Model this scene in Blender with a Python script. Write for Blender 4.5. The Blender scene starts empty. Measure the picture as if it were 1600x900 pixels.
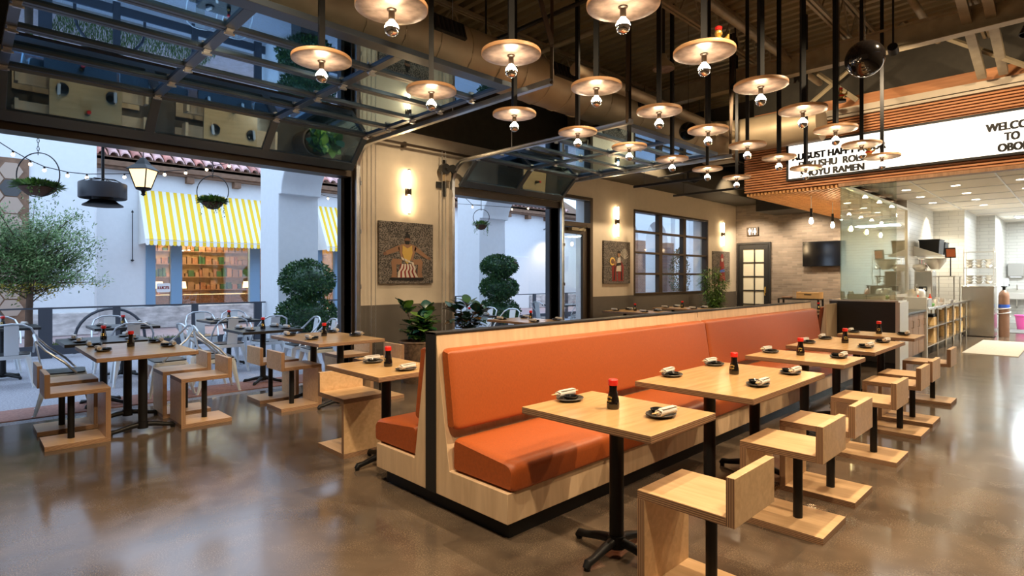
import bpy, bmesh, math, random
from mathutils import Vector, Matrix
PI = math.pi
C = bpy.context.scene.collection
R = random.Random(7)

# ------------------------------------------------------------------ camera, world, exposure
scn = bpy.context.scene
scn.view_settings.view_transform = 'Standard'
scn.view_settings.look = 'None'
scn.view_settings.gamma = 1
scn.view_settings.use_curve_mapping = False
scn.view_settings.exposure = 0.1
cam = bpy.data.objects.new('camera', bpy.data.cameras.new('camera'))
C.objects.link(cam)
cam.location = (0, 0, 1.46)
cam.rotation_euler = (PI/2, 0, math.radians(45.6))
cam.data.lens = 882/1600*36
cam.data.sensor_width = 36
cam.data.shift_y = -16/1600
cam.data.clip_start = 0.05
cam.data.clip_end = 300
scn.camera = cam

w = bpy.data.worlds.new('dusk_sky'); scn.world = w; w.use_nodes = True
bg = w.node_tree.nodes['Background']
bg.inputs[0].default_value = (0.56, 0.74, 1.0, 1)
bg.inputs[1].default_value = 2.5

def lamp(name, kind, loc, energy, color, target=None, **k):
    d = bpy.data.lights.new(name, kind); d.energy = energy; d.color = color
    for a, v in k.items(): setattr(d, a, v)
    o = bpy.data.objects.new(name, d); C.objects.link(o); o.location = loc
    if target is not None:
        o.rotation_euler = (Vector(target)-Vector(loc)).to_track_quat('-Z', 'Y').to_euler()
    o['kind'] = 'helper'
    return o
WARM = (1.0, 0.74, 0.46)
SPOTS = [  # ceiling spots, some read from shadows, others added as fill: position, aim, watts
    ((-0.6, 3.6, 4.55), (-2.0, 2.7, 0.4), 420), ((-0.5, 6.2, 4.55), (-1.8, 5.2, 0.4), 330), ((-0.5, 8.8, 4.3), (-1.8, 7.6, 0.4), 260),
    ((0.4, 1.0, 4.55), (-1.9, 1.2, 0.0), 260), ((0.8, 5.0, 4.55), (0.2, 4.4, 0), 200), ((0.6, 8.6, 4.4), (-0.1, 8.2, 0), 200),
    ((-3.45, 0.6, 4.55), (-4.6, 1.4, 0), 200), ((-3.3, 5.2, 4.55), (-4.6, 4.6, 0.3), 240), ((-5.9, 10.4, 4.3), (-7.3, 10.6, 1.6), 220),
    ((-3.7, 8.3, 4.3), (-3.7, 10.6, 3.6), 110), ((-1.7, 8.3, 4.3), (-1.9, 10.6, 3.6), 110), ((0.2, 8.2, 4.3), (0.0, 10.6, 3.6), 110),  # unseen spots added to brighten the slatted soffit
    ((-5.9, 13.9, 4.3), (-7.3, 14.2, 1.4), 160), ((-5.6, 5.0, 4.4), (-7.3, 5.1, 1.3), 110), ((-1.4, 0.9, 4.55), (-3.2, 3.0, 0.5), 260),
]
for p, t, e in SPOTS:
    lamp('key_fill_beam', 'SPOT', (p[0], p[1], p[2]-0.13), e*1.4, (1.0, 0.76, 0.48), t, spot_size=math.radians(95), spot_blend=0.6, shadow_soft_size=0.035)

# ------------------------------------------------------------------ materials
MATS = {}
def nt(name):
    m = bpy.data.materials.new(name); m.use_nodes = True
    t = m.node_tree; b = t.nodes['Principled BSDF']
    MATS[name] = m
    return m, t, b
def lk(t, a, b): t.links.new(a, b)
def mat(name, col, rough=0.5, metal=0.0, noise=0.0, nscale=8.0, bump=0.0, bscale=60.0, spec=0.5, stretch=None, coat=0.0):
    m, t, b = nt(name)
    b.inputs['Base Color'].default_value = (*col, 1); b.inputs['Roughness'].default_value = rough
    b.inputs['Metallic'].default_value = metal; b.inputs['Specular IOR Level'].default_value = spec
    b.inputs['Coat Weight'].default_value = coat
    tc = t.nodes.new('ShaderNodeTexCoord'); mp = t.nodes.new('ShaderNodeMapping')
    lk(t, tc.outputs['Object'], mp.inputs[0])
    if stretch: mp.inputs['Scale'].default_value = stretch
    if noise:
        n = t.nodes.new('ShaderNodeTexNoise'); n.inputs['Scale'].default_value = nscale; n.inputs['Detail'].default_value = 6
        lk(t, mp.outputs[0], n.inputs['Vector'])
        cr = t.nodes.new('ShaderNodeValToRGB')
        a = tuple(max(0, c*(1-noise)) for c in col); d = tuple(min(1, c*(1+noise)) for c in col)
        cr.color_ramp.elements[0].color = (*a, 1); cr.color_ramp.elements[1].color = (*d, 1)
        cr.color_ramp.elements[0].position = 0.3; cr.color_ramp.elements[1].position = 0.7
        lk(t, n.outputs['Fac'], cr.inputs[0]); lk(t, cr.outputs[0], b.inputs['Base Color'])
    if bump:
        n2 = t.nodes.new('ShaderNodeTexNoise'); n2.inputs['Scale'].default_value = bscale; n2.inputs['Detail'].default_value = 4
        lk(t, mp.outputs[0], n2.inputs['Vector'])
        bp = t.nodes.new('ShaderNodeBump'); bp.inputs['Strength'].default_value = bump; bp.inputs['Distance'].default_value = 0.01
        lk(t, n2.outputs['Fac'], bp.inputs['Height']); lk(t, bp.outputs[0], b.inputs['Normal'])
    return m
def emit(name, col, s):
    m, t, b = nt(name)
    b.inputs['Base Color'].default_value = (*col, 1)
    b.inputs['Emission Color'].default_value = (*col, 1); b.inputs['Emission Strength'].default_value = s
    return m
def wood(name, c1, c2, stretch=(1, 14, 14), scale=3.0, rough=0.38, spec=0.4):
    m, t, b = nt(name)
    tc = t.nodes.new('ShaderNodeTexCoord'); mp = t.nodes.new('ShaderNodeMapping'); mp.inputs['Scale'].default_value = stretch
    n = t.nodes.new('ShaderNodeTexNoise'); n.inputs['Scale'].default_value = scale; n.inputs['Detail'].default_value = 8; n.inputs['Distortion'].default_value = 0.6
    cr = t.nodes.new('ShaderNodeValToRGB')
    cr.color_ramp.elements[0].color = (*c1, 1); cr.color_ramp.elements[1].color = (*c2, 1)
    cr.color_ramp.elements[0].position = 0.32; cr.color_ramp.elements[1].position = 0.68
    lk(t, tc.outputs['Object'], mp.inputs[0]); lk(t, mp.outputs[0], n.inputs['Vector']); lk(t, n.outputs['Fac'], cr.inputs[0]); lk(t, cr.outputs[0], b.inputs['Base Color'])
    b.inputs['Roughness'].default_value = rough; b.inputs['Specular IOR Level'].default_value = spec
    return m
def ply(name, axis, c1=(0.43, 0.255, 0.14), c2=(0.16, 0.085, 0.05), period=0.0095):
    m, t, b = nt(name)
    tc = t.nodes.new('ShaderNodeTexCoord'); sp = t.nodes.new('ShaderNodeSeparateXYZ'); lk(t, tc.outputs['Object'], sp.inputs[0])
    mu = t.nodes.new('ShaderNodeMath'); mu.operation = 'MULTIPLY'; mu.inputs[1].default_value = 2*PI/period
    lk(t, sp.outputs['XYZ'.index(axis)], mu.inputs[0])
    si = t.nodes.new('ShaderNodeMath'); si.operation = 'SINE'; lk(t, mu.outputs[0], si.inputs[0])
    cr = t.nodes.new('ShaderNodeValToRGB'); cr.color_ramp.elements[0].color = (*c2, 1); cr.color_ramp.elements[1].color = (*c1, 1)
    cr.color_ramp.elements[0].position = 0.0; cr.color_ramp.elements[1].position = 0.6
    lk(t, si.outputs[0], cr.inputs[0]); lk(t, cr.outputs[0], b.inputs['Base Color']); b.inputs['Roughness'].default_value = 0.5
    return m
def bricks(name, plane, c1, c2, mortar, bw, bh, ms=0.006, rough=0.7, bump=0.4, noise=0.25, offset=0.5):
    m, t, b = nt(name)
    tc = t.nodes.new('ShaderNodeTexCoord'); sp = t.nodes.new('ShaderNodeSeparateXYZ'); cb = t.nodes.new('ShaderNodeCombineXYZ')
    lk(t, tc.outputs['Object'], sp.inputs[0]); lk(t, sp.outputs['XYZ'.index(plane[0])], cb.inputs[0]); lk(t, sp.outputs['XYZ'.index(plane[1])], cb.inputs[1])
    br = t.nodes.new('ShaderNodeTexBrick'); br.offset = offset
    br.inputs['Color1'].default_value = (*c1, 1); br.inputs['Color2'].default_value = (*c2, 1); br.inputs['Mortar'].default_value = (*mortar, 1)
    br.inputs['Scale'].default_value = 1; br.inputs['Brick Width'].default_value = bw; br.inputs['Row Height'].default_value = bh; br.inputs['Mortar Size'].default_value = ms
    lk(t, cb.outputs[0], br.inputs['Vector'])
    n = t.nodes.new('ShaderNodeTexNoise'); n.inputs['Scale'].default_value = 3; n.inputs['Detail'].default_value = 8; lk(t, tc.outputs['Object'], n.inputs['Vector'])
    mx = t.nodes.new('ShaderNodeMix'); mx.data_type = 'RGBA'; mx.blend_type = 'MULTIPLY'; mx.inputs['Factor'].default_value = noise*2
    lk(t, br.outputs['Color'], mx.inputs['A']); lk(t, n.outputs['Fac'], mx.inputs['B']); lk(t, mx.outputs['Result'], b.inputs['Base Color'])
    bp = t.nodes.new('ShaderNodeBump'); bp.invert = True; bp.inputs['Strength'].default_value = bump; bp.inputs['Distance'].default_value = 0.01
    lk(t, br.outputs['Fac'], bp.inputs['Height']); lk(t, bp.outputs[0], b.inputs['Normal'])
    b.inputs['Roughness'].default_value = rough
    return m
def glass(name, tint=(1, 1, 1), gain=2.0, base=0.0, gcol=None):
    m = bpy.data.materials.new(name); m.use_nodes = True; t = m.node_tree; t.nodes.clear(); MATS[name] = m
    o = t.nodes.new('ShaderNodeOutputMaterial'); tr = t.nodes.new('ShaderNodeBsdfTransparent'); gl = t.nodes.new('ShaderNodeBsdfGlossy')
    tr.inputs[0].default_value = (*tint, 1); gl.inputs[0].default_value = (*(gcol or (1, 1, 1)), 1); gl.inputs['Roughness'].default_value = 0.0
    fr = t.nodes.new('ShaderNodeLayerWeight'); fr.inputs['Blend'].default_value = 0.5
    pw = t.nodes.new('ShaderNodeMath'); pw.operation = 'POWER'; pw.inputs[1].default_value = 4.6; lk(t, fr.outputs['Facing'], pw.inputs[0])
    mu = t.nodes.new('ShaderNodeMath'); mu.operation = 'MULTIPLY_ADD'; mu.inputs[1].default_value = 0.95; mu.inputs[2].default_value = 0.035*gain+base; mu.use_clamp = True
    mx = t.nodes.new('ShaderNodeMixShader')
    lk(t, pw.outputs[0], mu.inputs[0]); lk(t, mu.outputs[0], mx.inputs[0]); lk(t, tr.outputs[0], mx.inputs[1]); lk(t, gl.outputs[0], mx.inputs[2]); lk(t, mx.outputs[0], o.inputs[0])
    return m

# polished concrete floor
def concrete():
    m, t, b = nt('polished_concrete')
    tc = t.nodes.new('ShaderNodeTexCoord')
    def noise(s, d, dist=0):
        n = t.nodes.new('ShaderNodeTexNoise'); n.inputs['Scale'].default_value = s; n.inputs['Detail'].default_value = d; n.inputs['Distortion'].default_value = dist
        lk(t, tc.outputs['Object'], n.inputs['Vector']); return n
    n1 = noise(1.1, 8, 0.8); n2 = noise(130, 3); n3 = noise(5, 6, 0.5)
    cr = t.nodes.new('ShaderNodeValToRGB'); cr.color_ramp.elements[0].position = 0.36; cr.color_ramp.elements[1].position = 0.64
    cr.color_ramp.elements[0].color = (0.065, 0.048, 0.036, 1); cr.color_ramp.elements[1].color = (0.135, 0.100, 0.072, 1)
    lk(t, n1.outputs['Fac'], cr.inputs[0])
    c2 = t.nodes.new('ShaderNodeValToRGB'); c2.color_ramp.elements[0].position = 0.50; c2.color_ramp.elements[1].position = 0.62
    c2.color_ramp.elements[0].color = (0, 0, 0, 1); c2.color_ramp.elements[1].color = (1, 1, 1, 1)
    lk(t, n2.outputs['Fac'], c2.inputs[0])
    c3 = t.nodes.new('ShaderNodeValToRGB'); c3.color_ramp.elements[0].position = 0.42; c3.color_ramp.elements[1].position = 0.62
    lk(t, n3.outputs['Fac'], c3.inputs[0])
    mm = t.nodes.new('ShaderNodeMath'); mm.operation = 'MULTIPLY'; lk(t, c2.outputs[0], mm.inputs[0]); lk(t, c3.outputs[0], mm.inputs[1])
    m2 = t.nodes.new('ShaderNodeMath'); m2.operation = 'MULTIPLY'; m2.inputs[1].default_value = 0.36; lk(t, mm.outputs[0], m2.inputs[0])
    mx = t.nodes.new('ShaderNodeMix'); mx.data_type = 'RGBA'; lk(t, m2.outputs[0], mx.inputs['Factor']); lk(t, cr.outputs[0], mx.inputs['A'])
    mx.inputs['B'].default_value = (0.36, 0.27, 0.18, 1); lk(t, mx.outputs['Result'], b.inputs['Base Color'])
    rr = t.nodes.new('ShaderNodeMapRange'); rr.inputs['To Min'].default_value = 0.09; rr.inputs['To Max'].default_value = 0.19
    lk(t, n3.outputs['Fac'], rr.inputs[0]); lk(t, rr.outputs[0], b.inputs['Roughness'])
    b.inputs['Specular IOR Level'].default_value = 0.85
    return m
concrete()
mat('cream_paint', (0.62, 0.54, 0.43), 0.8, noise=0.03, bump=0.05)
mat('grey_dado', (0.115, 0.10, 0.085), 0.6, noise=0.05)
mat('dark_ceiling', (0.040, 0.034, 0.024), 0.7, noise=0.15)
mat('deck_metal', (0.30, 0.245, 0.14), 0.5, metal=0.4)
mat('joist_paint', (0.34, 0.28, 0.18), 0.55, metal=0.2, noise=0.15)
mat('duct_metal', (0.36, 0.28, 0.18), 0.5, metal=0.3, noise=0.12, nscale=3)
mat('dark_metal', (0.022, 0.021, 0.020), 0.45, metal=0.3)
mat('black_metal', (0.008, 0.008, 0.009), 0.45, spec=0.3)
mat('bronze_frame', (0.055, 0.036, 0.022), 0.4, metal=0.3)
mat('door_steel', (0.10, 0.125, 0.16), 0.28, metal=0.5)
mat('galvanised', (0.62, 0.62, 0.62), 0.28, metal=0.9, noise=0.1)
mat('stainless', (0.60, 0.57, 0.52), 0.25, metal=1.0, noise=0.06, stretch=(1, 1, 30), nscale=4)
mat('stainless_light', (0.72, 0.69, 0.63), 0.35, metal=0.6)
mat('orange_vinyl', (0.36, 0.078, 0.014), 0.46, noise=0.14, nscale=60, bump=0.12, bscale=180, stretch=(1, 4, 1))
mat('white_stucco', (0.74, 0.76, 0.78), 0.9, noise=0.02, bump=0.15, bscale=12)
mat('patio_ground', (0.33, 0.33, 0.37), 0.9, noise=0.35, nscale=60, bump=0.3, bscale=120)
mat('brick_red_paving', (0.30, 0.15, 0.12), 0.85, noise=0.25, nscale=30)
mat('far_paving', (0.36, 0.27, 0.27), 0.9, noise=0.15)
mat('kerb', (0.42, 0.38, 0.36), 0.9, noise=0.1)
mat('grass', (0.10, 0.16, 0.04), 0.9, noise=0.5, nscale=40)
mat('shop_blue', (0.20, 0.34, 0.50), 0.5)
mat('brown_timber', (0.20, 0.11, 0.065), 0.7, noise=0.2)
mat('clay_tile', (0.48, 0.20, 0.16), 0.8, noise=0.5, nscale=2.2)
mat('pale_clay_tile', (0.66, 0.42, 0.40), 0.8, noise=0.3, nscale=4)
mat('awning_white', (0.85, 0.84, 0.80), 0.8); mat('awning_yellow', (0.90, 0.58, 0.03), 0.8)
mat('white_metal', (0.72, 0.76, 0.78), 0.35, metal=0.25)
mat('light_steel', (0.60, 0.63, 0.66), 0.28, metal=0.7)
mat('fence_steel', (0.055, 0.06, 0.075), 0.45)
mat('leaf_green', (0.08, 0.17, 0.045), 0.45, noise=0.5, nscale=6)
mat('leaf_dark', (0.03, 0.085, 0.035), 0.35, noise=0.5, nscale=5)
mat('leaf_olive', (0.17, 0.25, 0.09), 0.6, noise=0.5, nscale=3)
mat('leaf_yellow', (0.45, 0.36, 0.05), 0.6, noise=0.4, nscale=4)
mat('leaf_glossy', (0.035, 0.13, 0.035), 0.22, noise=0.4, nscale=6)
mat('leaf_teal', (0.02, 0.085, 0.075), 0.22, noise=0.4, nscale=6)
mat('leaf_brown', (0.16, 0.085, 0.02), 0.35, noise=0.5, nscale=6)
mat('leaf_bright', (0.16, 0.32, 0.05), 0.45, noise=0.4, nscale=6)
mat('bark', (0.10, 0.06, 0.04), 0.9, noise=0.3)
mat('terracotta', (0.09, 0.045, 0.03), 0.8)
mat('charcoal_laminate', (0.018, 0.016, 0.015), 0.4, noise=0.15, stretch=(1, 1, 20))
mat('grey_laminate', (0.07, 0.07, 0.072), 0.5)
mat('black_top', (0.02, 0.021, 0.023), 0.3)
mat('red_plastic', (0.72, 0.02, 0.015), 0.35)
mat('soy_glass', (0.006, 0.004, 0.004), 0.06, spec=0.8)
mat('gold', (0.75, 0.50, 0.13), 0.35, metal=0.7)
mat('stoneware', (0.045, 0.040, 0.036), 0.4, noise=0.4, nscale=60)
mat('black_glaze', (0.010, 0.011, 0.013), 0.15)
mat('napkin', (0.66, 0.62, 0.58), 0.9, noise=0.04, nscale=80, bump=0.5, bscale=300)
mat('chopstick_wood', (0.75, 0.50, 0.26), 0.6)
mat('white_plastic', (0.8, 0.8, 0.8), 0.4); mat('blue_plastic', (0.04, 0.12, 0.55), 0.4); mat('pink_plastic', (0.85, 0.12, 0.42), 0.45)
mat('screen_black', (0.004, 0.004, 0.005), 0.08, spec=0.7)
mat('skin_paint', (0.30, 0.16, 0.09), 0.6); mat('skin_shade', (0.20, 0.10, 0.06), 0.6)
mat('red_paint', (0.24, 0.02, 0.018), 0.6); mat('cream_canvas', (0.62, 0.56, 0.48), 0.7); mat('hex_tan', (0.44, 0.33, 0.26), 0.7); mat('black_paint', (0.01, 0.01, 0.01), 0.5)
mat('copper_leaf', (0.36, 0.27, 0.22), 0.34, metal=0.5, noise=0.5, nscale=11)
mat('wicker', (0.12, 0.075, 0.045), 0.7, noise=0.5, nscale=25)
mat('mirror_silver', (0.85, 0.85, 0.87), 0.04, metal=1.0)
mat('chrome_dark', (0.006, 0.005, 0.005), 0.1, spec=0.9)
mat('shop_interior', (0.50, 0.33, 0.16), 0.8, noise=0.2); mat('shop_goods', (0.22, 0.09, 0.04), 0.7, noise=0.6, nscale=20)
mat('mat_grey', (0.16, 0.155, 0.15), 0.9, noise=0.2); mat('mat_beige', (0.42, 0.36, 0.28), 0.8, noise=0.15, nscale=60)
mat('cylinder_brown', (0.30, 0.16, 0.10), 0.4); mat('bamboo', (0.66, 0.42, 0.17), 0.6, noise=0.2)
mat('frosted_pane', (0.62, 0.58, 0.45), 0.5)
mat('ceiling_tile', (0.80, 0.74, 0.64), 0.8)
mat('vent_grey', (0.35, 0.33, 0.30), 0.6)
mat('green_food', (0.10, 0.28, 0.08), 0.6); mat('red_food', (0.75, 0.06, 0.02), 0.5)
emit('bulb_glow', (1.0, 0.78, 0.52), 90.0)
emit('sconce_glow', (1.0, 0.72, 0.40), 55.0)
emit('filament_glow', (1.0, 0.66, 0.34), 230.0)
emit('sign_glow', (1.0, 0.965, 0.90), 1.25)
emit('downlight_glow', (1.0, 0.88, 0.68), 14.0)
emit('fluorescent_glow', (0.86, 0.95, 1.0), 7.0)
emit('lantern_glow', (1.0, 0.72, 0.38), 1.6)
emit('fairy_glow', (1.0, 0.72, 0.40), 14.0)
emit('shade_glow', (1.0, 0.70, 0.38), 3.5)
emit('pictogram_glow', (1.0, 0.92, 0.8), 1.6)
wood('table_maple', (0.50, 0.30, 0.13), (0.62, 0.39, 0.18), stretch=(10, 1, 10), scale=2.2, rough=0.22, spec=0.5)
wood('stool_birch', (0.56, 0.36, 0.19), (0.68, 0.46, 0.26), stretch=(1, 12, 12), scale=2.5, rough=0.35)
wood('birch_panel', (0.60, 0.42, 0.26), (0.74, 0.54, 0.35), stretch=(7, 7, 0.8), scale=2.6, rough=0.42)
wood('walnut_panel', (0.26, 0.135, 0.065), (0.42, 0.23, 0.12), stretch=(12, 12, 1), scale=2.2, rough=0.4)
wood('slat_cedar', (0.46, 0.19, 0.075), (0.62, 0.28, 0.12), stretch=(1, 9, 9), scale=2, rough=0.5)
wood('slat_pine', (0.50, 0.24, 0.08), (0.66, 0.34, 0.12), stretch=(9, 1, 9), scale=2, rough=0.5)
wood('disc_rim', (0.50, 0.27, 0.13), (0.62, 0.36, 0.18), stretch=(1, 1, 10), scale=3, rough=0.45)
wood('crate_pine', (0.58, 0.35, 0.14), (0.72, 0.46, 0.2), stretch=(1, 8, 8), scale=2, rough=0.5)
ply('ply_z', 'Z'); ply('ply_x', 'X')
bricks('grey_brick', 'XZ', (0.34, 0.265, 0.20), (0.215, 0.165, 0.125), (0.27, 0.225, 0.18), 0.26, 0.062, 0.006)
bricks('tile_xz', 'XZ', (0.70, 0.68, 0.62), (0.66, 0.64, 0.59), (0.48, 0.46, 0.42), 0.40, 0.10, 0.005, 0.3, 0.3, 0.05)
bricks('tile_yz', 'YZ', (0.70, 0.68, 0.62), (0.66, 0.64, 0.59), (0.48, 0.46, 0.42), 0.40, 0.10, 0.005, 0.3, 0.3, 0.05)
mat('stone_rubble', (0.52, 0.49, 0.48), 0.9, noise=0.35, nscale=3.5, bump=1.0, bscale=6, stretch=(1, 1, 2.2))
bricks('red_brick_yz', 'YZ', (0.26, 0.12, 0.08), (0.18, 0.08, 0.06), (0.25, 0.2, 0.17), 0.22, 0.07, 0.008)
bricks('art_blocks', 'YZ', (0.26, 0.22, 0.18), (0.03, 0.027, 0.025), (0.09, 0.08, 0.07), 0.085, 0.06, 0.006, 0.6, 0.0, 0.5)
def patch_art():   # printed blocks: fine dark marks over a taupe ground
    t = MATS['art_blocks'].node_tree
    b = t.nodes['Principled BSDF']; src = b.inputs['Base Color'].links[0].from_socket
    tc = t.nodes.new('ShaderNodeTexCoord'); v = t.nodes.new('ShaderNodeTexVoronoi'); v.distance = 'CHEBYCHEV'; v.inputs['Scale'].default_value = 52
    lk(t, tc.outputs['Object'], v.inputs['Vector'])
    cr = t.nodes.new('ShaderNodeValToRGB'); cr.color_ramp.interpolation = 'CONSTANT'; cr.color_ramp.elements[1].position = 0.42
    cr.color_ramp.elements[0].color = (0.02, 0.018, 0.016, 1); cr.color_ramp.elements[1].color = (0.36, 0.31, 0.27, 1)
    mx = t.nodes.new('ShaderNodeMix'); mx.data_type = 'RGBA'; mx.inputs['Factor'].default_value = 0.5
    lk(t, v.outputs['Distance'], cr.inputs[0]); lk(t, src, mx.inputs['A']); lk(t, cr.outputs[0], mx.inputs['B']); lk(t, mx.outputs['Result'], b.inputs['Base Color'])
patch_art()
glass('clear_glass', (0.97, 0.985, 0.98), 1.6)
glass('door_glass', (0.55, 0.76, 0.95), 2.0, 0.40, (0.62, 0.84, 1.0))
glass('kitchen_glass', (0.90, 0.95, 0.91), 2.0, 0.05)
glass('shop_glass', (0.9, 0.92, 0.9), 2.0, 0.10)
glass('lantern_glass', (1, 0.97, 0.92), 1.0)

# ------------------------------------------------------------------ mesh helpers
def NB(): return bmesh.new()
def box(bm, x0, x1, y0, y1, z0, z1, mi=0, M=None):
    vs = [bm.verts.new(p) for p in ((x0,y0,z0),(x1,y0,z0),(x1,y1,z0),(x0,y1,z0),(x0,y0,z1),(x1,y0,z1),(x1,y1,z1),(x0,y1,z1))]
    if M is not None:
        for v in vs: v.co = M @ v.co
    fs = []
    for f in ((0,3,2,1),(4,5,6,7),(0,1,5,4),(1,2,6,5),(2,3,7,6),(3,0,4,7)):
        fc = bm.faces.new([vs[i] for i in f]); fc.material_index = mi; fs.append(fc)
    return fs     # bottom, top, -y, +x, +y, -x
def prism(bm, poly, axis, a, b_, mi=0):
    # poly in the two other axes (cyclic order): X->(y,z)  Y->(x,z)  Z->(x,y)
    def P(u, v, t): return {'X': (t, u, v), 'Y': (u, t, v), 'Z': (u, v, t)}[axis]
    A = [bm.verts.new(P(u, v, a)) for u, v in poly]; B = [bm.verts.new(P(u, v, b_)) for u, v in poly]
    fs = [bm.faces.new(A[::-1]), bm.faces.new(B)]
    n = len(poly)
    for i in range(n): fs.append(bm.faces.new((A[i], A[(i+1) % n], B[(i+1) % n], B[i])))
    for f in fs: f.material_index = mi
    return fs
def ring(c, d, r, seg, up=None, sx=1, sy=1):
    d = Vector(d).normalized(); u = Vector((0, 0, 1)) if abs(d.z) < 0.95 else Vector((1, 0, 0))
    if up is not None: u = Vector(up)
    a = d.cross(u).normalized(); b_ = a.cross(d).normalized()
    return [Vector(c)+a*math.cos(2*PI*i/seg)*r*sx+b_*math.sin(2*PI*i/seg)*r*sy for i in range(seg)]
def tube(bm, pts, r, seg=10, mi=0, closed=False, radii=None):
    pts = [Vector(p) for p in pts]; n = len(pts); rings = []
    for i, p in enumerate(pts):
        if closed: d = pts[(i+1) % n]-pts[i-1]
        else: d = pts[min(i+1, n-1)]-pts[max(i-1, 0)]
        rr = radii[i] if radii else r
        rings.append([bm.verts.new(q) for q in ring(p, d, rr, seg)])
    for i in range(n if closed else n-1):
        A, B = rings[i], rings[(i+1) % n]
        for k in range(seg):
            f = bm.faces.new((A[k], A[(k+1) % seg], B[(k+1) % seg], B[k])); f.material_index = mi
    if not closed:
        f = bm.faces.new(rings[0][::-1]); f.material_index = mi; f = bm.faces.new(rings[-1]); f.material_index = mi
def cyl(bm, p0, p1, r0, r1=None, seg=20, mi=0):
    tube(bm, [p0, p1], r0, seg, mi, radii=[r0, r0 if r1 is None else r1])
def lathe(bm, prof, seg=24, c=(0, 0, 0), mi=0, sx=1, sy=1):
    rings = []
    for r, z in prof:
        if r < 1e-5: rings.append([bm.verts.new((c[0], c[1], c[2]+z))])
        else: rings.append([bm.verts.new((c[0]+r*sx*math.cos(2*PI*k/seg), c[1]+r*sy*math.sin(2*PI*k/seg), c[2]+z)) for k in range(seg)])
    for A, B in zip(rings, rings[1:]):
        for k in range(seg):
            a, b_ = A[k % len(A)], A[(k+1) % len(A)]; c_, d = B[(k+1) % len(B)], B[k % len(B)]
            q = []
            for v in (a, b_, c_, d):
                if v not in q: q.append(v)
            if len(q) > 2:
                try: f = bm.faces.new(q); f.material_index = mi
                except ValueError: pass
def ball(bm, c, r, seg=16, mi=0, rings=10, a0=0, a1=PI, sz=1.0):
    lathe(bm, [(r*math.sin(a0+(a1-a0)*i/rings), -r*sz*math.cos(a0+(a1-a0)*i/rings)) for i in range(rings+1)], seg, c, mi)
def quad(bm, pts, mi=0):
    f = bm.faces.new([bm.verts.new(p) for p in pts]); f.material_index = mi; return f
def leaf(bm, p, d, n, L, W, mi=0, fold=0.15, segs=1):
    d = Vector(d).normalized(); s = d.cross(Vector(n))
    if s.length < 1e-4: s = d.cross(Vector((1, 0, 0)))
    s.normalize(); n = s.cross(d).normalized(); p = Vector(p)
    if segs == 1:
        a = bm.verts.new(p); b_ = bm.verts.new(p+d*L*0.5+s*W/2+n*W*fold); c = bm.verts.new(p+d*L); e = bm.verts.new(p+d*L*0.5-s*W/2+n*W*fold)
        f = bm.faces.new((a, b_, c, e)); f.material_index = mi; return
    prev = None
    for i in range(segs+1):
        t = i/segs; wd = W/2*(math.sin(PI*min(1, t*0.92+0.06))**0.75); q = p+d*L*t-n*L*0.25*t*t
        row = [bm.verts.new(q+s*wd+n*W*fold*0.6), bm.verts.new(q), bm.verts.new(q-s*wd+n*W*fold*0.6)]
        if prev:
            for k in (0, 1):
                f = bm.faces.new((prev[k], prev[k+1], row[k+1], row[k])); f.material_index = mi
        prev = row

def obj(name, bm, mats, parent=None, bevel=0.0, loc=None, smooth=True, label=None):
    me = bpy.data.meshes.new(name)
    bmesh.ops.recalc_face_normals(bm, faces=bm.faces[:])
    bm.to_mesh(me); bm.free()
    if isinstance(mats, str): mats = [mats]
    for m in mats: me.materials.append(MATS[m])
    if smooth:
        for p in me.polygons: p.use_smooth = True
        me.set_sharp_from_angle(angle=math.radians(38))
    o = bpy.data.objects.new(name, me); C.objects.link(o)
    if parent is not None: o.parent = parent
    if loc is not None: o.location = loc
    if bevel:
        b_ = o.modifiers.new('edge', 'BEVEL'); b_.width = bevel; b_.segments = 2; b_.limit_method = 'ANGLE'; b_.angle_limit = math.radians(40)
    if label: o['label'] = label
    return o
def thing(name, label, cat, loc=(0, 0, 0), rotz=0.0, group=None):
    o = bpy.data.objects.new(name, None); C.objects.link(o); o.location = loc; o.rotation_euler = (0, 0, rotz); o.empty_display_size = 0.1
    o['label'] = label; o['category'] = cat
    if group: o['group'] = group
    return o
def tag(o, label, cat, group=None, kind=None):
    o['label'] = label; o['category'] = cat
    if group: o['group'] = group
    if kind: o['kind'] = kind
    return o
def struct(name, bm, mats, label=None, bevel=0.0):
    o = obj(name, bm, mats, bevel=bevel); o['kind'] = 'structure'
    if label: o['label'] = label
    return o
def dup(root, loc, rotz=None, label=None, group=None):
    r = root.copy(); C.objects.link(r); r.location = loc
    if rotz is not None: r.rotation_euler = (0, 0, rotz)
    if label: r['label'] = label
    if group: r['group'] = group
    for ch in list(root.children):
        c = ch.copy(); C.objects.link(c); c.parent = r
        for g in list(ch.children):
            d = g.copy(); C.objects.link(d); d.parent = c
    return r
USED = set()
def first_or_dup(proto, loc, rotz, label, group=None):
    if proto.name not in USED:
        USED.add(proto.name); proto.location = loc; proto.rotation_euler = (0, 0, rotz); proto['label'] = label
        if group: proto['group'] = group
        return proto
    return dup(proto, loc, rotz, label, group)
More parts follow.
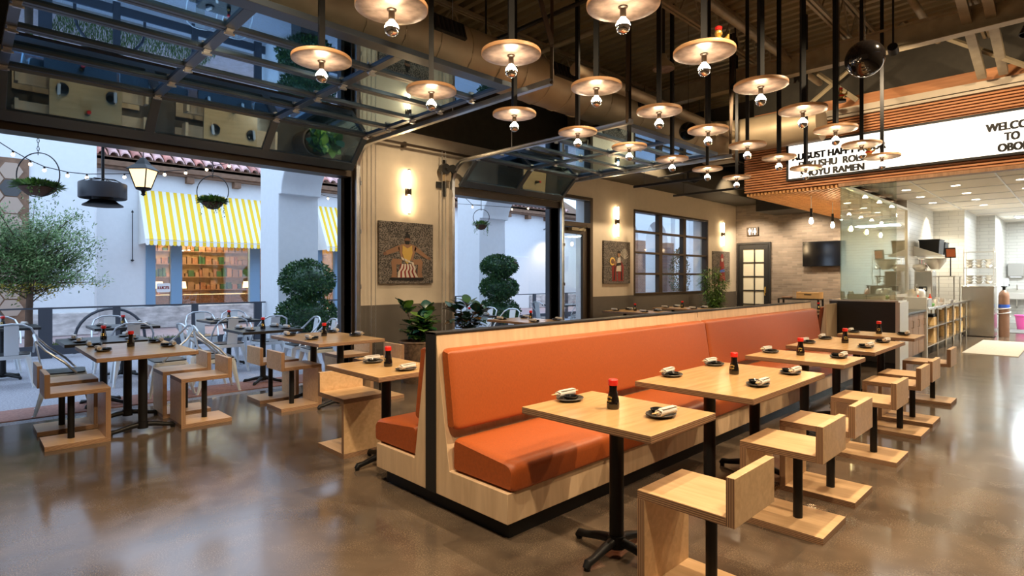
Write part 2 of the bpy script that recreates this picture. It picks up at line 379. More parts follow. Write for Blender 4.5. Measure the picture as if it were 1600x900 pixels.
def textmesh(s, size, extr, width=None):
    cu = bpy.data.curves.new('lettering', 'FONT'); cu.body = s; cu.size = size; cu.extrude = extr; cu.align_x = 'LEFT'; cu.offset = 0
    o = bpy.data.objects.new('lettering_source', cu); C.objects.link(o)
    bpy.context.view_layer.update()
    dg = bpy.context.evaluated_depsgraph_get()
    me = bpy.data.meshes.new_from_object(o.evaluated_get(dg))
    bpy.data.objects.remove(o)
    b2 = bmesh.new(); b2.from_mesh(me); base = b2.verts[:]+b2.edges[:]+b2.faces[:]
    for i, (dx, dy) in enumerate(((.035, 0), (.07, 0), (.105, 0), (.14, 0), (0, .05), (.07, .05), (.14, .05), (0, .025), (.14, .025))):      # heavier strokes
        g = bmesh.ops.duplicate(b2, geom=base)
        for v in [e for e in g['geom'] if isinstance(e, bmesh.types.BMVert)]: v.co.x += size*dx; v.co.y += size*dy; v.co.z += .00015*(i+1)
    b2.to_mesh(me); b2.free()
    if width:
        xs = [v.co.x for v in me.vertices]; k = width/(max(xs)-min(xs)); x0 = min(xs)
        for v in me.vertices: v.co.x = (v.co.x-x0)*k
    return me
def textobj(s, size, width, m, M, parent, name='lettering', extr=0.002):
    me = textmesh(s, size, extr, width); me.transform(M); me.materials.clear(); me.materials.append(MATS[m])
    for p in me.polygons: p.material_index = 0
    o = bpy.data.objects.new(name, me); C.objects.link(o)
    if parent is not None: o.parent = parent
    return o

# ================================================================== THE ROOM
XW = -7.47            # garage-door wall
YB = 16.8             # brick wall
HR = 5.4              # roof deck
bm = NB(); box(bm, XW, 4.0, -3.5, 24.2, -0.12, 0); struct('floor', bm, 'polished_concrete')
# wall with openings: cream above the grey dado
def wall_x(name, ya, yb, za, zb, m, x0=XW-0.22, x1=XW):
    bm = NB(); box(bm, x0, x1, ya, yb, za, zb); return struct(name, bm, m)
bm = NB(); bd = NB(); bt = NB()
DADO = 1.05; TOP = 3.75
def seg(ya, yb, za=0, zb=TOP):
    if za < DADO: box(bd, XW-0.22, XW, ya, yb, za, min(zb, DADO))
    if zb > DADO: box(bm, XW-0.22, XW, ya, yb, max(za, DADO), zb)
seg(-3.5, 0.20); seg(4.05, 5.95); seg(9.72, 11.31); seg(11.31, 15.0, 0, 1.05); seg(11.31, 15.0, 3.07, TOP); seg(15.0, YB)
seg(0.20, 4.05, 2.99); seg(5.95, 8.62, 2.93); seg(8.62, 9.72, 3.17); seg(8.62, 8.68, 0, 3.17)
struct('wall_left', bm, 'cream_paint'); struct('wall_left_dado', bd, 'grey_dado')
bm = NB(); box(bm, XW-0.22, XW, -3.5, YB, TOP, HR); struct('wall_left_upper', bm, 'dark_ceiling')
bm = NB(); box(bm, XW, -3.131, YB, YB+0.2, 0, HR); struct('wall_far', bm, 'grey_brick')
bm = NB(); box(bm, XW-0.22, 4.2, -3.7, -3.5, 0, HR); struct('wall_back', bm, 'cream_paint')
bm = NB(); box(bm, 4.0, 4.2, -3.5, 24.4, 0, HR); struct('wall_right', bm, 'cream_paint')
# roof deck with its corrugations along X
bm = NB(); box(bm, XW, 4.0, -3.5, 24.4, HR+0.05, HR+0.2); struct('ceiling', bm, 'dark_ceiling')
bm = NB()
y = -3.4
while y < 12.5:
    prism(bm, [(y, HR+0.049), (y+0.03, HR-0.02), (y+0.11, HR-0.02), (y+0.14, HR+0.049)], 'X', XW+0.001, 3.99); y += 0.2
o = struct('ceiling_deck_ribs', bm, 'deck_metal')
# kitchen shell
KC = 3.25
bm = NB(); box(bm, -3.13, -2.93, 15.62, 18.8, 0, KC); struct('wall_kitchen_left', bm, 'tile_yz')
bm = NB(); box(bm, -2.93, -2.27, 18.8, 19.0, 0, KC); box(bm, -2.27, -1.86, 21.1, 21.3, 0, KC); box(bm, -1.86, 4.0, 24.2, 24.4, 0, KC); struct('wall_kitchen_back', bm, 'tile_xz')
bm = NB(); box(bm, .8, 1.0, 13.6, 24.2, 0, KC); struct('wall_kitchen_right', bm, 'tile_yz')
bm = NB(); box(bm, -2.47, -2.27, 19.0, 21.1, 0, KC); box(bm, -2.06, -1.86, 21.3, 24.2, 0, KC); struct('wall_kitchen_corner', bm, 'tile_yz')
bm = NB(); box(bm, -3.13, 4.0, 10.76, 24.2, KC, KC+0.08); struct('ceiling_kitchen', bm, 'ceiling_tile')
bm = NB()
for xx in (-2.32, -1.11, 0.1, 1.31): box(bm, xx-0.012, xx+0.012, 10.8, 24.1, KC-0.012, KC-0.0005)
for k in range(11): box(bm, -2.9, 3.9, 11.9+1.22*k-0.012, 11.9+1.22*k+0.012, KC-0.011, KC-0.0006)
struct('trim_1', bm, 'white_plastic')
bm = NB(); box(bm, -1.75, -0.95, 11.75, 12.1, KC-0.02, KC-0.001); v = struct('ceiling_return_grille', bm, 'vent_grey')
# slatted soffit over the kitchen front
t = thing('slatted_soffit', 'cedar slatted soffit band above the open kitchen, slats running lengthwise', 'wood soffit', (-4.5, 10.6, 3.03)); t['kind'] = 'structure'
def loc2(o, p=(-4.5, 10.6, 3.03)): o.matrix_parent_inverse = Matrix.Translation(Vector(p)).inverted(); return o
bm = NB(); box(bm, -4.46, 3.98, 10.66, 10.76, 3.06, 4.14); loc2(obj('backing_panel', bm, 'brown_timber', t))
bm = NB(); z = 3.05
while z < 4.12:
    prism(bm, [(10.575, z), (10.66, z-0.002), (10.66, z+0.030), (10.575, z+0.026)], 'X', -4.54+0.0*z, 3.98); z += 0.0455
loc2(obj('front_slats', bm, 'slat_cedar', t))
bm = NB(); x = -4.5
while x < -2.98:
    box(bm, x, x+0.035, 10.60, YB-0.02, 2.985, 3.03); x += 0.065
struct('ceiling_hall_slats', bm, 'slat_pine')
bm = NB(); box(bm, -4.5, -2.99, 10.77, YB-0.02, 3.03, 3.07); struct('ceiling_hall', bm, 'slat_pine')
bm = NB(); box(bm, -2.95, 3.98, 10.585, 10.76, 2.99, 3.046); loc2(obj('lower_trim', bm, 'walnut_panel', t))
bm = NB(); box(bm, -4.42, 3.98, 10.56, 10.75, 4.145, 4.185); box(bm, -4.42, 3.98, 10.56, 10.75, 4.20, 4.30); loc2(obj('upper_trim', bm, 'cream_paint', t))
bm = NB(); box(bm, -4.42, 3.98, 10.75, 10.85, 4.31, 4.52); struct('trim_2', bm, 'slat_cedar')
bm = NB(); box(bm, -4.42, 3.98, 10.87, 10.97, 3.4, HR); struct('wall_above_kitchen', bm, 'dark_ceiling')
bm = NB(); box(bm, -4.52, -4.44, 10.97, YB, 3.05, HR); struct('wall_above_hall', bm, 'dark_ceiling')

# window in the wall
def window_grid():
    bm = NB(); ya, yb, za, zb = 11.31, 15.0, 1.05, 3.07
    x0, x1 = XW-0.16, XW+0.02
    for y0, y1 in ((ya, ya+.05), (yb-.05, yb)): box(bm, x0, x1, y0, y1, za, zb)
    box(bm, x0, x1, ya+.05, yb-.05, za, za+.05); box(bm, x0, x1, ya+.05, yb-.05, zb-.05, zb)
    cols = [ya+.05+(yb-ya-.1)*k/3 for k in (1, 2)]
    for c in cols: box(bm, x0+.02, x1-.04, c-.075, c+.075, za+.05, zb-.05)
    for k in (1, 2, 3):
        z = za+(zb-za)*k/4
        for a, b_ in ((ya+.05, cols[0]-.075), (cols[0]+.075, cols[1]-.075), (cols[1]+.075, yb-.05)): box(bm, x0+.02, x1-.03, a, b_, z-.025, z+.025)
    w_ = struct('window_1', bm, 'bronze_frame', bevel=0.004)
    bm = NB(); box(bm, XW-0.09, XW-0.082, ya+.04, yb-.04, za+.04, zb-.04); g = obj('window_pane', bm, 'clear_glass', w_)
window_grid()
# entrance door beside the second garage door
bm = NB(); ya, yb, zt = 8.68, 9.72, 3.17
box(bm, XW-0.14, XW+0.03, ya, ya+.06, 0, zt); box(bm, XW-0.14, XW+0.03, yb-.09, yb, 0, zt); box(bm, XW-0.14, XW+0.03, ya+.06, yb-.09, zt-.07, zt); box(bm, XW-0.14, XW+0.03, ya+.06, yb-.09, 2.52, 2.62)
d2 = struct('door_2', bm, 'bronze_frame', bevel=0.003)
bm = NB(); box(bm, XW-0.10, XW-0.04, ya+.07, ya+.15, 0.02, 2.51); box(bm, XW-0.10, XW-0.04, yb-.26, yb-.10, 0.02, 2.51); box(bm, XW-0.10, XW-0.04, ya+.15, yb-.26, 2.38, 2.51); box(bm, XW-0.10, XW-0.04, ya+.15, yb-.26, 0.02, 0.28)
dl = obj('door_leaf', bm, 'bronze_frame', d2, bevel=0.003)
bm = NB(); box(bm, XW-0.075, XW-0.067, ya+.14, yb-.25, .27, 2.40); obj('door_pane', bm, 'clear_glass', dl)
bm = NB(); box(bm, XW-0.075, XW-0.067, ya+.05, yb-.08, 2.6, 3.11); obj('transom_pane', bm, 'clear_glass', d2)
bm = NB(); box(bm, XW-0.038, XW+0.06, ya+.3, ya+.75, 2.44, 2.50); tube(bm, [(XW+.03, ya+.5, 2.47), (XW+.22, ya+.62, 2.52), (XW+.03, ya+.85, 2.56)], .01, 8); obj('door_closer', bm, 'joist_paint', d2)
# restroom door in the brick wall
bm = NB(); x0, x1, zt = -7.42, -6.43, 2.5; y0, y1 = YB-0.06, YB-0.001
box(bm, x0, x0+.06, y0, y1, 0, zt); box(bm, x1-.06, x1, y0, y1, 0, zt); box(bm, x0+.06, x1-.06, y0, y1, zt-.06, zt)
d1 = struct('door_1', bm, 'dark_metal', bevel=0.003)
bm = NB(); xa, xb = x0+.07, x1-.07
box(bm, xa, xa+.12, YB-.045, YB-.002, .01, zt-.07); box(bm, xb-.12, xb, YB-.045, YB-.002, .01, zt-.07); box(bm, xa+.12, xb-.12, YB-.045, YB-.002, zt-.2, zt-.07); box(bm, xa+.12, xb-.12, YB-.045, YB-.002, .01, .25)
xm = (xa+xb)/2+.03; box(bm, xm-.015, xm+.015, YB-.045, YB-.002, .25, zt-.2)
for k in (1, 2, 3, 4): z = .25+(zt-.45)*k/5+.02; box(bm, xa+.12, xm-.015, YB-.044, YB-.003, z-.014, z+.014); box(bm, xm+.015, xb-.12, YB-.044, YB-.003, z-.014, z+.014)
dl = obj('door_leaf', bm, 'dark_metal', d1, bevel=0.002)
bm = NB(); box(bm, xa+.12, xb-.12, YB-.02, YB-.012, .25, zt-.2); obj('door_pane', bm, 'frosted_pane', dl)
bm = NB(); box(bm, xb-.09, xb-.06, YB-.07, YB-.045, 1.02, 1.2); tube(bm, [(xb-.075, YB-.07, 1.16), (xb-.075, YB-.10, 1.16), (xb-.075, YB-.10, 0.95), (xb-.075, YB-.07, .95)], .01, 8); obj('door_handle', bm, 'gold', dl)
# storefront panes of the kitchen
bm = NB()
box(bm, -2.93, -2.13, 10.62, 10.632, 1.10, 3.0); k1 = struct('window_2', bm, 'kitchen_glass')
bm = NB()
box(bm, -2.93, -2.918, 10.64, 15.5, 1.10, 3.0); k2 = struct('window_3', bm, 'kitchen_glass')
bm = NB(); box(bm, -2.97, -2.89, 15.5, 15.62, 0, 3.02); box(bm, -2.96, -2.89, 10.64, 15.5, 3.0, 3.05); box(bm, -2.96, -2.88, 10.66, 15.5, 0, 1.095)
struct('trim_3', bm, 'stainless_light')
bm = NB(); box(bm, -2.955, -2.13, 10.6, 10.64, 2.985, 3.01); struct('trim_4', bm, 'black_metal')

# ------------------------------------------------------------------ roof steel
def joist(x, y0, y1, zt, zb, label):
    t = thing('roof_joist', label, 'steel joist', (x, y0, zb), group=None)
    bm = NB(); box(bm, -.05, -.012, 0, y1-y0, zt-zb-.05, zt-zb); box(bm, .012, .05, 0, y1-y0, zt-zb-.05, zt-zb); obj('top_chord', bm, 'joist_paint', t)
    bm = NB(); box(bm, -.045, -.012, 0, y1-y0, 0, .045); box(bm, .012, .045, 0, y1-y0, 0, .045); obj('bottom_chord', bm, 'joist_paint', t)
    bm = NB(); n = max(2, int((y1-y0)/0.62)); L = (y1-y0)/n
    for k in range(n):
        cyl(bm, (0, k*L, .03), (0, (k+.5)*L, zt-zb-.03), .013, seg=6); cyl(bm, (0, (k+.5)*L, zt-zb-.03), (0, (k+1)*L, .03), .013, seg=6)
    obj('web_bars', bm, 'joist_paint', t)
for x, lb in ((-6.4, 'steel bar joist nearest the garage doors'), (-3.7, 'steel bar joist right above the left lamp column'), (-2.4, 'steel bar joist above the middle lamp column'), (-1.0, 'steel bar joist right of the lamp columns'), (0.4, 'steel bar joist farthest right in view')):
    joist(x, -3.4, 10.4, HR-.02, HR-.55, lb)
def beam(name, x0, x1, y, z0, z1, label, w_=.16, m='joist_paint'):
    bm = NB(); box(bm, x0, x1, y-w_/2, y+w_/2, z0, z0+.018); box(bm, x0, x1, y-w_/2, y+w_/2, z1-.018, z1); box(bm, x0, x1, y-.006, y+.006, z0+.018, z1-.018)
    return tag(obj(name, bm, m), label, 'steel beam')
beam('steel_beam', XW+.01, 3.98, 8.9, 4.48, 4.78, 'long steel roof beam crossing in front of the slatted soffit')
beam('steel_beam', XW+.01, 3.98, 3.4, 4.84, HR-.03, 'steel roof beam crossing above the nearest lamps')
t = thing('girder_bracing', 'crossed steel bracing bars between the roof beam and the soffit', 'steel bracing', (0, 9.9, 3.9))
for k, (xa, za, xb, zb) in enumerate(((-3.3, 4.2, -1.9, 5.2), (-3.5, 5.2, -2.5, 4.2), (-1.9, 5.2, -0.55, 4.2), (-0.55, 4.2, 0.6, 5.2), (0.6, 5.2, 1.9, 4.2))):
    bm = NB(); cyl(bm, (xa, 0, za-3.9), (xb, 0, zb-3.9), .035, seg=4); obj('brace_bar', bm, 'joist_paint', t)
for xx, lb in ((-1.05, 'sloping steel kicker brace meeting the roof beam, left one of the pair'), (-0.82, 'sloping steel kicker brace meeting the roof beam, right one of the pair')):
    bm = NB(); prism(bm, [(5.9, 5.3), (5.98, 5.36), (10.3, 4.34), (10.3, 4.26)], 'X', xx-.05, xx+.05); tag(obj('kicker_brace', bm, 'joist_paint'), lb, 'steel brace')
# round spiral duct along the room with registers, elbow
t = thing('round_duct', 'long round spiral duct running under the roof above the garage door tracks', 'air duct', (-4.9, 0, 3.96))
bm = NB(); pts = [(0, -3.3+0.0, 0)]
tube(bm, [(0, -3.3, 0), (0, 9.2, 0), (.12, 9.62, 0), (.5, 9.85, 0), (0.9, 9.9, 0), (1.9, 9.9, 0)], .29, 28); y = -3.2
while y < 9.1:
    tube(bm, [(.293*math.cos(a*PI/10), y, .296*math.sin(a*PI/10)) for a in range(20)], .006, 5, closed=True); y += .42
obj('duct_pipe', bm, 'duct_metal', t)
for yy in (1.7, 3.62, 5.45, 7.3):
    M = Matrix.Translation((0, yy, 0)) @ Matrix.Rotation(math.radians(-18), 4, 'Y')
    bm = NB(); box(bm, .26, .315, -.2, .2, -.09, .09, 0, M); g = obj('register', bm, 'dark_metal', t)
    bm = NB()
    for k in range(7): box(bm, .315, .322, -.18+.06*k-.012+.0, -.18+.06*k+.012, -.08, .08, 0, M)
    obj('register_louvres', bm, 'black_metal', g)
# rectangular duct hiding the top of the far part of the door wall
bm = NB(); box(bm, XW+.01, -6.45, 8.95, YB-.02, 3.62, 4.2); tag(obj('rectangular_duct', bm, 'dark_ceiling', bevel=.01), 'dark rectangular duct boxed along the top of the wall above the gridded window', 'air duct')
bm = NB(); box(bm, -6.3, -4.7, 15.4, YB-.02, 3.25, 3.6); tag(obj('rectangular_duct', bm, 'dark_ceiling', bevel=.01), 'dark duct box crossing in front of the brick wall top', 'air duct')
bm = NB(); box(bm, -5.2, -4.62, 10.22, 10.54, 3.65, 4.2); box(bm, -5.18, -5.16, 10.24, 10.26, 4.2, HR-.02); box(bm, -4.68, -4.66, 10.52, 10.54, 4.2, HR-.02); tag(obj('duct_box', bm, 'duct_metal', bevel=.01), 'square grey duct box beside the left end of the soffit', 'duct box')
for (x0, y0, x1, y1, z, r, lb, m) in (
    (-4.25, 5.2, -4.4, 15.0, 3.93, .075, 'thick brown pipe running under the roof toward the soffit corner', 'duct_metal'),
    (-3.15, -3, -3.15, 10.3, 4.72, .05, 'straight roof pipe above the middle lamps', 'joist_paint'),
    (-1.55, -3, -1.55, 10.3, 4.95, .045, 'straight roof pipe above the right lamps', 'joist_paint'),
    (XW+.1, 2.2, 3.9, 2.2, 5.0, .06, 'roof pipe crossing near the camera', 'joist_paint'),
    (XW+.1, 6.6, 3.9, 6.6, 5.05, .04, 'thin roof pipe crossing above the lamp grid', 'joist_paint'),
    (XW+.2, 4.9, -3.2, 4.9, 4.5, .025, 'thin conduit crossing above the wall between the garage doors', 'dark_metal'),
    (-6.0, 4.2, -6.0, 15.9, 4.35, .05, 'dark sprinkler pipe over the second garage door', 'dark_metal')):
    bm = NB(); cyl(bm, (x0, y0, z), (x1, y1, z), r, seg=14); tag(obj('roof_pipe', bm, m), lb, 'pipe')
bm = NB(); tube(bm, [(-6.4, 10.6, 3.58), (-4.9, 10.2, 3.55), (-4.5, 10.3, 3.55)], .02, 8); tube(bm, [(-5.6, 10.4, 3.56), (-5.6, 10.4, 3.42), (-5.45, 10.4, 3.36), (-5.3, 10.4, 3.42), (-5.3, 10.35, 3.56)], .035, 10); tag(obj('drain_pipe', bm, 'dark_metal'), 'small black pipe with a trap loop near the soffit corner', 'pipe')
for (y, x0, x1, z, lb) in ((10.0, -6.6, -4.9, 3.32, 'nearer black hanging rail below the ceiling beyond the lamps'), (11.6, -6.6, -4.7, 3.30, 'farther black hanging rail below the ceiling beyond the lamps')):
    t = thing('hanging_rail', lb, 'rail', (x0, y, z))
    bm = NB(); box(bm, 0, x1-x0, -.02, .02, 0, .045); obj('channel', bm, 'dark_metal', t)
    for xx in (.25, x1-x0-.25): bm = NB(); cyl(bm, (xx, 0, .045), (xx, 0, HR-z-.02), .005, seg=6); obj('hanger_rod', bm, 'dark_metal', t)
# fixture bodies for the ceiling spots, added fill and soffit spots included
for i, (p, tg, e) in enumerate(SPOTS):
    names = ['nearest the right lamp column', 'over the middle stools', 'over the far stools', 'added as fill behind the nearest lamps', 'added as fill over the aisle', 'added as fill over the far aisle', 'added as fill over the near left floor', 'added as fill left of the lamp columns', 'added as fill before the gridded window', 'added to light the left of the soffit', 'added to light the middle of the soffit', 'added to light the right of the soffit', 'added as fill before the far wall corner', 'added as fill before the sumo painting', 'above the bench end']
    t = thing('key_fill_head', 'black ceiling spotlight '+names[i], 'spotlight', p)
    d = (Vector(tg)-Vector(p)).normalized()
    bm = NB(); cyl(bm, (0, 0, .0), (0, 0, HR-p[2]+.03), .012, seg=8); obj('stem', bm, 'dark_metal', t)
    bm = NB(); lathe(bm, [(0, .06), (.055, .06), (.06, -.05), (.05, -.05), (.045, .0), (0, .0)], 16); o = obj('lamp_can', bm, 'black_metal', t)
    o.rotation_euler = (-d).to_track_quat('Z', 'Y').to_euler()

# ================================================================== GARAGE DOORS
ZR = 3.42; RC = 0.34
def garage_door(ya, yb, ncol, label, hinges_x):
    t = thing('garage_door', label, 'garage door', (XW, ya, 0))
    inv = lambda o: loc2(o, (XW, ya, 0))
    prof = [(XW+.09, 3.0)] + [(h, ZR) for h in hinges_x]
    for s, ((xa, za), (xb, zb)) in enumerate(zip(prof, prof[1:])):
        d = Vector((xb-xa, 0, zb-za)); L = d.length; ang = math.atan2(zb-za, xb-xa)
        M = Matrix.Translation((xa, 0, za)) @ Matrix.Rotation(-ang, 4, 'Y')
        bm = NB(); rw = .075
        lo = .13 if s == 0 else rw*.62; last = s == len(prof)-2
        hi = .15 if last else rw*.62
        box(bm, .004, lo, ya, yb, -.025, .025, 0, M); box(bm, L-hi, L-.004, ya, yb, -.025, .025, 0, M)
        edges = [ya+(yb-ya)*k/ncol for k in range(ncol+1)]
        for k, e in enumerate(edges):
            a, b_ = (e, e+.07) if k == 0 else ((e-.07, e) if k == ncol else (e-.045, e+.045))
            box(bm, lo, L-hi, a, b_, -.0245, .0245, 0, M)
        fr = inv(obj('door_section', bm, 'door_steel', t, bevel=.003))
        bm = NB()
        for k in range(ncol): box(bm, lo-.01, L-hi+.01, edges[k]+.04, edges[k+1]-.04, -.004, .004, 0, M)
        g = obj('section_panes', bm, 'door_glass', fr)
        if s < len(prof)-2:
            bm = NB()
            for e in edges:
                e2 = min(max(e, ya+.04), yb-.04)
                M2 = Matrix.Translation((xb, e2, zb))
                box(bm, -.05, .05, -.028, .028, -.034, -.027, 0, M2); box(bm, -.012, .012, -.025, .025, -.065, -.034, 0, M2)
                cyl(bm, M2 @ Vector((0, -.04, -.052)), M2 @ Vector((0, .04, -.052)), .011, seg=10)
            inv(obj('hinges', bm, 'galvanised', t))
    bm = NB()
    box(bm, XW+.03, XW+.05, ya+.05, yb-.05, 2.995, 3.02); inv(obj('bottom_seal', bm, 'black_metal', t))
    return t
HX = [-6.93, -6.37, -5.82, -5.26, -4.70, -4.10]
garage_door(0.25, 4.02, 3, 'nearest glazed sectional garage door, raised flat under the ceiling at left', HX)
garage_door(5.98, 8.58, 2, 'farther glazed sectional garage door, raised beyond the sumo painting', HX)
def track(y, label, xe=-3.66, side=1):
    t = thing('door_track', label, 'door track', (XW+.05, y, 0))
    bm = NB(); x0 = XW+.06
    r = RC; pts = [(x0, 0.02), (x0, ZR-.05-r)]+[(x0+r-r*math.cos(a*PI/16), ZR-.05-r+r*math.sin(a*PI/16)) for a in range(1, 9)]+[(xe, ZR-.05)]
    q = [(x, y, z) for x, z in pts]
    w2 = .028; prev = None
    for i, (x, z) in enumerate(pts):
        a = Vector(pts[max(i-1, 0)]); b_ = Vector(pts[min(i+1, len(pts)-1)]); d = (b_-a).normalized(); n = Vector((-d.y, d.x))
        row = []
        for u, v in ((-w2, -w2), (w2, -w2), (w2, -w2+.006), (-w2+.006, -w2+.006), (-w2+.006, w2-.006), (w2, w2-.006), (w2, w2), (-w2, w2)):
            row.append(bm.verts.new((x+n.x*v, y+u*side, z+n.y*v)))
        if prev:
            for k in range(8): bm.faces.new((prev[k], prev[(k+1) % 8], row[(k+1) % 8], row[k]))
        prev = row
    loc2(obj('track_rail', bm, 'galvanised', t), (XW+.05, y, 0))
    bm = NB(); box(bm, XW+.001, XW+.10, y+.03*side-.003, y+.03*side+.003, .05, ZR-.5)
    for z in (.5, 1.3, 2.1, 2.8): box(bm, XW+.002, XW+.12, y+.03*side, y+.038*side, z, z+.06)
    loc2(obj('wall_angle', bm, 'galvanised', t), (XW+.05, y, 0))
    return t
track(4.12, 'galvanised curved door track at the right side of the nearest garage door', -3.66)
track(0.13, 'galvanised curved door track at the left edge of the nearest garage door', -3.66, -1)
track(5.87, 'galvanised curved door track left of the farther garage door', -3.9, -1)
track(8.66, 'galvanised curved door track right of the farther garage door', -3.9)
def hanger(y, x, zt, label, kink=True):
    t = thing('track_hanger', label, 'steel bracket', (x, y, ZR))
    bm = NB(); box(bm, -.02, .02, -.003, .003, -.06, .35); box(bm, -.02, -.017, -.003, .03, -.06, .35); obj('lower_angle', bm, 'bronze_frame', t)
    bm = NB(); p = Vector((0, 0, .33)); q = Vector((.05, -.75 if kink else 0, zt-ZR)); cyl(bm, p, q, .03, seg=4); obj('upper_angle', bm, 'bronze_frame', t)
    bm = NB(); cyl(bm, (0, 0, .3), (.0, .0, zt-ZR), .022, seg=4); obj('upright_angle', bm, 'bronze_frame', t)
hanger(4.15, -3.68, HR-.1, 'rusty angle-iron hanger holding the end of the nearest garage door track')
hanger(8.69, -3.95, HR-.1, 'angle-iron hanger holding the right track of the farther garage door', False)
hanger(5.84, -3.95, HR-.1, 'angle-iron hanger holding the left track of the farther garage door', False)
for (x, y, lb) in ((-6.0, 5.87, 'thin threaded rod hanging down to the farther door track near the wall'), (-5.2, 4.12, 'thin threaded rod hanging down to the nearest door track')):
    bm = NB(); cyl(bm, (x, y, ZR-.02), (x, y, HR-.02), .006, seg=6); tag(obj('hanger_rod', bm, 'galvanised'), lb, 'rod')
# jambs and header liners (brown)
for ya, yb, zt, n in ((0.20, 4.05, 2.99, 3), (5.95, 8.62, 2.93, 4)):
    bm = NB(); box(bm, XW-.23, XW+.012, ya-.06, ya, 0, zt+.06); box(bm, XW-.23, XW+.012, yb, yb+.06, 0, zt+.06); box(bm, XW-.23, XW+.012, ya, yb, zt-.07, zt+.06)
    struct('trim_%d' % (n+2), bm, 'bronze_frame')
    bm = NB(); box(bm, XW-.30, XW-.19, yb-.055, yb-.001, 0, zt-.07); box(bm, XW-.30, XW-.19, ya+.001, ya+.055, 0, zt-.07)
    struct('trim_%d' % (n+4), bm, 'fence_steel')
# chain hoists
def chain(x, y, z0, z1, label):
    t = thing('hoist_chain', label, 'chain', (x, y, z0))
    for dy in (-.035, .035):
        bm = NB(); z = z0; k = 0
        while z < z1:
            a = (k % 2)*PI/2
            tube(bm, [(.009*math.cos(u*PI/3)*math.cos(a), dy+.009*math.cos(u*PI/3)*math.sin(a), z-z0+.017*math.sin(u*PI/3)) for u in range(6)], .0035, 4, closed=True)
            z += .028; k += 1
        obj('chain_strand', bm, 'galvanised', t)
    return t
chain(-7.32, 4.33, 0.35, 3.50, 'looped hoist chain hanging left of the sumo painting')
chain(-7.32, 5.62, 0.35, 3.50, 'looped hoist chain hanging right of the sumo painting')
t = thing('door_operator', 'dark metal hoist wheel and spring bracket beside the farther door curve', 'door operator', (XW+.02, 5.72, 3.15))
bm = NB(); box(bm, 0, .03, -.03, .03, -.35, .25); box(bm, .0, .02, -.16, -.04, -.22, -.12); obj('bracket', bm, 'dark_metal', t)
bm = NB(); cyl(bm, (.06, -.07, .08), (.16, -.07, .08), .085, seg=20); cyl(bm, (.03, -.07, .08), (.2, -.07, .08), .02, seg=10); obj('chain_wheel', bm, 'dark_metal', t)
bm = NB(); cyl(bm, (.06, .09, .10), (.14, .09, .10), .07, seg=20); obj('cable_drum', bm, 'dark_metal', t)
bm = NB(); box(bm, .02, .12, -.05, .06, -.1, .05); obj('gearbox', bm, 'duct_metal', t)
bm = NB(); cyl(bm, (XW+.1, 4.2, 3.52), (XW+.1, 8.7, 3.52), .02, seg=10); box(bm, XW+.0, XW+.1, 4.9, 4.94, 3.48, 3.56); box(bm, XW+.0, XW+.1, 7.2, 7.24, 3.48, 3.56); tag(obj('torsion_shaft', bm, 'bronze_frame'), 'brown torsion shaft running along the wall above the farther garage door', 'shaft')
# ================================================================== BENCH (double banquette)
t = thing('double_banquette', 'long back-to-back bench with orange vinyl cushions and birch panels, its black-edged end toward the camera', 'bench', (-2.93, 2.15, 0))
Y0, Y1 = 2.15, 9.0; L = Y1-Y0; XC = -2.93
bm = NB(); box(bm, -.60, .66, .05, L, 0, .10); obj('toe_kick', bm, 'black_metal', t)
prof = [(-.66, .10), (.70, .10), (.70, .27), (.20, .27), (.185, .27), (.055, 1.05), (.055, 1.10), (-.055, 1.10), (-.055, 1.05), (-.185, .27), (-.66, .27)]
bm = NB(); prism(bm, prof, 'Y', .0, L); obj('birch_shell', bm, 'birch_panel', t, bevel=.003)
bm = NB(); box(bm, -.052, .052, -.008, .0, .102, 1.112); box(bm, -.06, .06, -.008, L, 1.101, 1.112); obj('steel_edge_strip', bm, 'dark_metal', t)
def cushion(bm, poly, y0, y1, r=.035):
    # rounded slab: extruded profile, ends softened by inset rings
    cx = sum(p[0] for p in poly)/len(poly); cz = sum(p[1] for p in poly)/len(poly)
    rows = []
    steps = [(0, .90), (.012, .955), (.03, .99), (.06, 1.0)]
    ys = [(y0+d, s) for d, s in steps]+[(y1-d, s) for d, s in steps[::-1]]
    for y, s in ys:
        row = []
        for (x, z) in poly:
            sx = x-cx; sz = z-cz
            kx = (abs(sx)-(1-s)*.16)/abs(sx) if abs(sx) > 1e-6 else 1; kz = (abs(sz)-(1-s)*.16)/abs(sz) if abs(sz) > 1e-6 else 1
            row.append(bm.verts.new((cx+sx*max(kx, 0), y, cz+sz*max(kz, 0))))
        rows.append(row)
    n = len(poly)
    for a, b_ in zip(rows, rows[1:]):
        for k in range(n): bm.faces.new((a[k], a[(k+1) % n], b_[(k+1) % n], b_[k]))
    bm.faces.new(rows[0][::-1]); bm.faces.new(rows[-1])
def roundpoly(pts, r, seg=5):
    out = []; n = len(pts)
    for i in range(n):
        p = Vector(pts[i]); a = (Vector(pts[i-1])-p).normalized(); b_ = (Vector(pts[(i+1) % n])-p).normalized()
        rr = r[i] if isinstance(r, (list, tuple)) else r
        if rr <= 0: out.append(tuple(p)); continue
        h = math.tan(math.acos(max(-1, min(1, a.dot(b_))))/2); d = rr/h
        s = p+a*d; e = p+b_*d
        for k in range(seg+1):
            u = k/seg; out.append(tuple((1-u)**2*s+2*u*(1-u)*p+u*u*e))
    return out
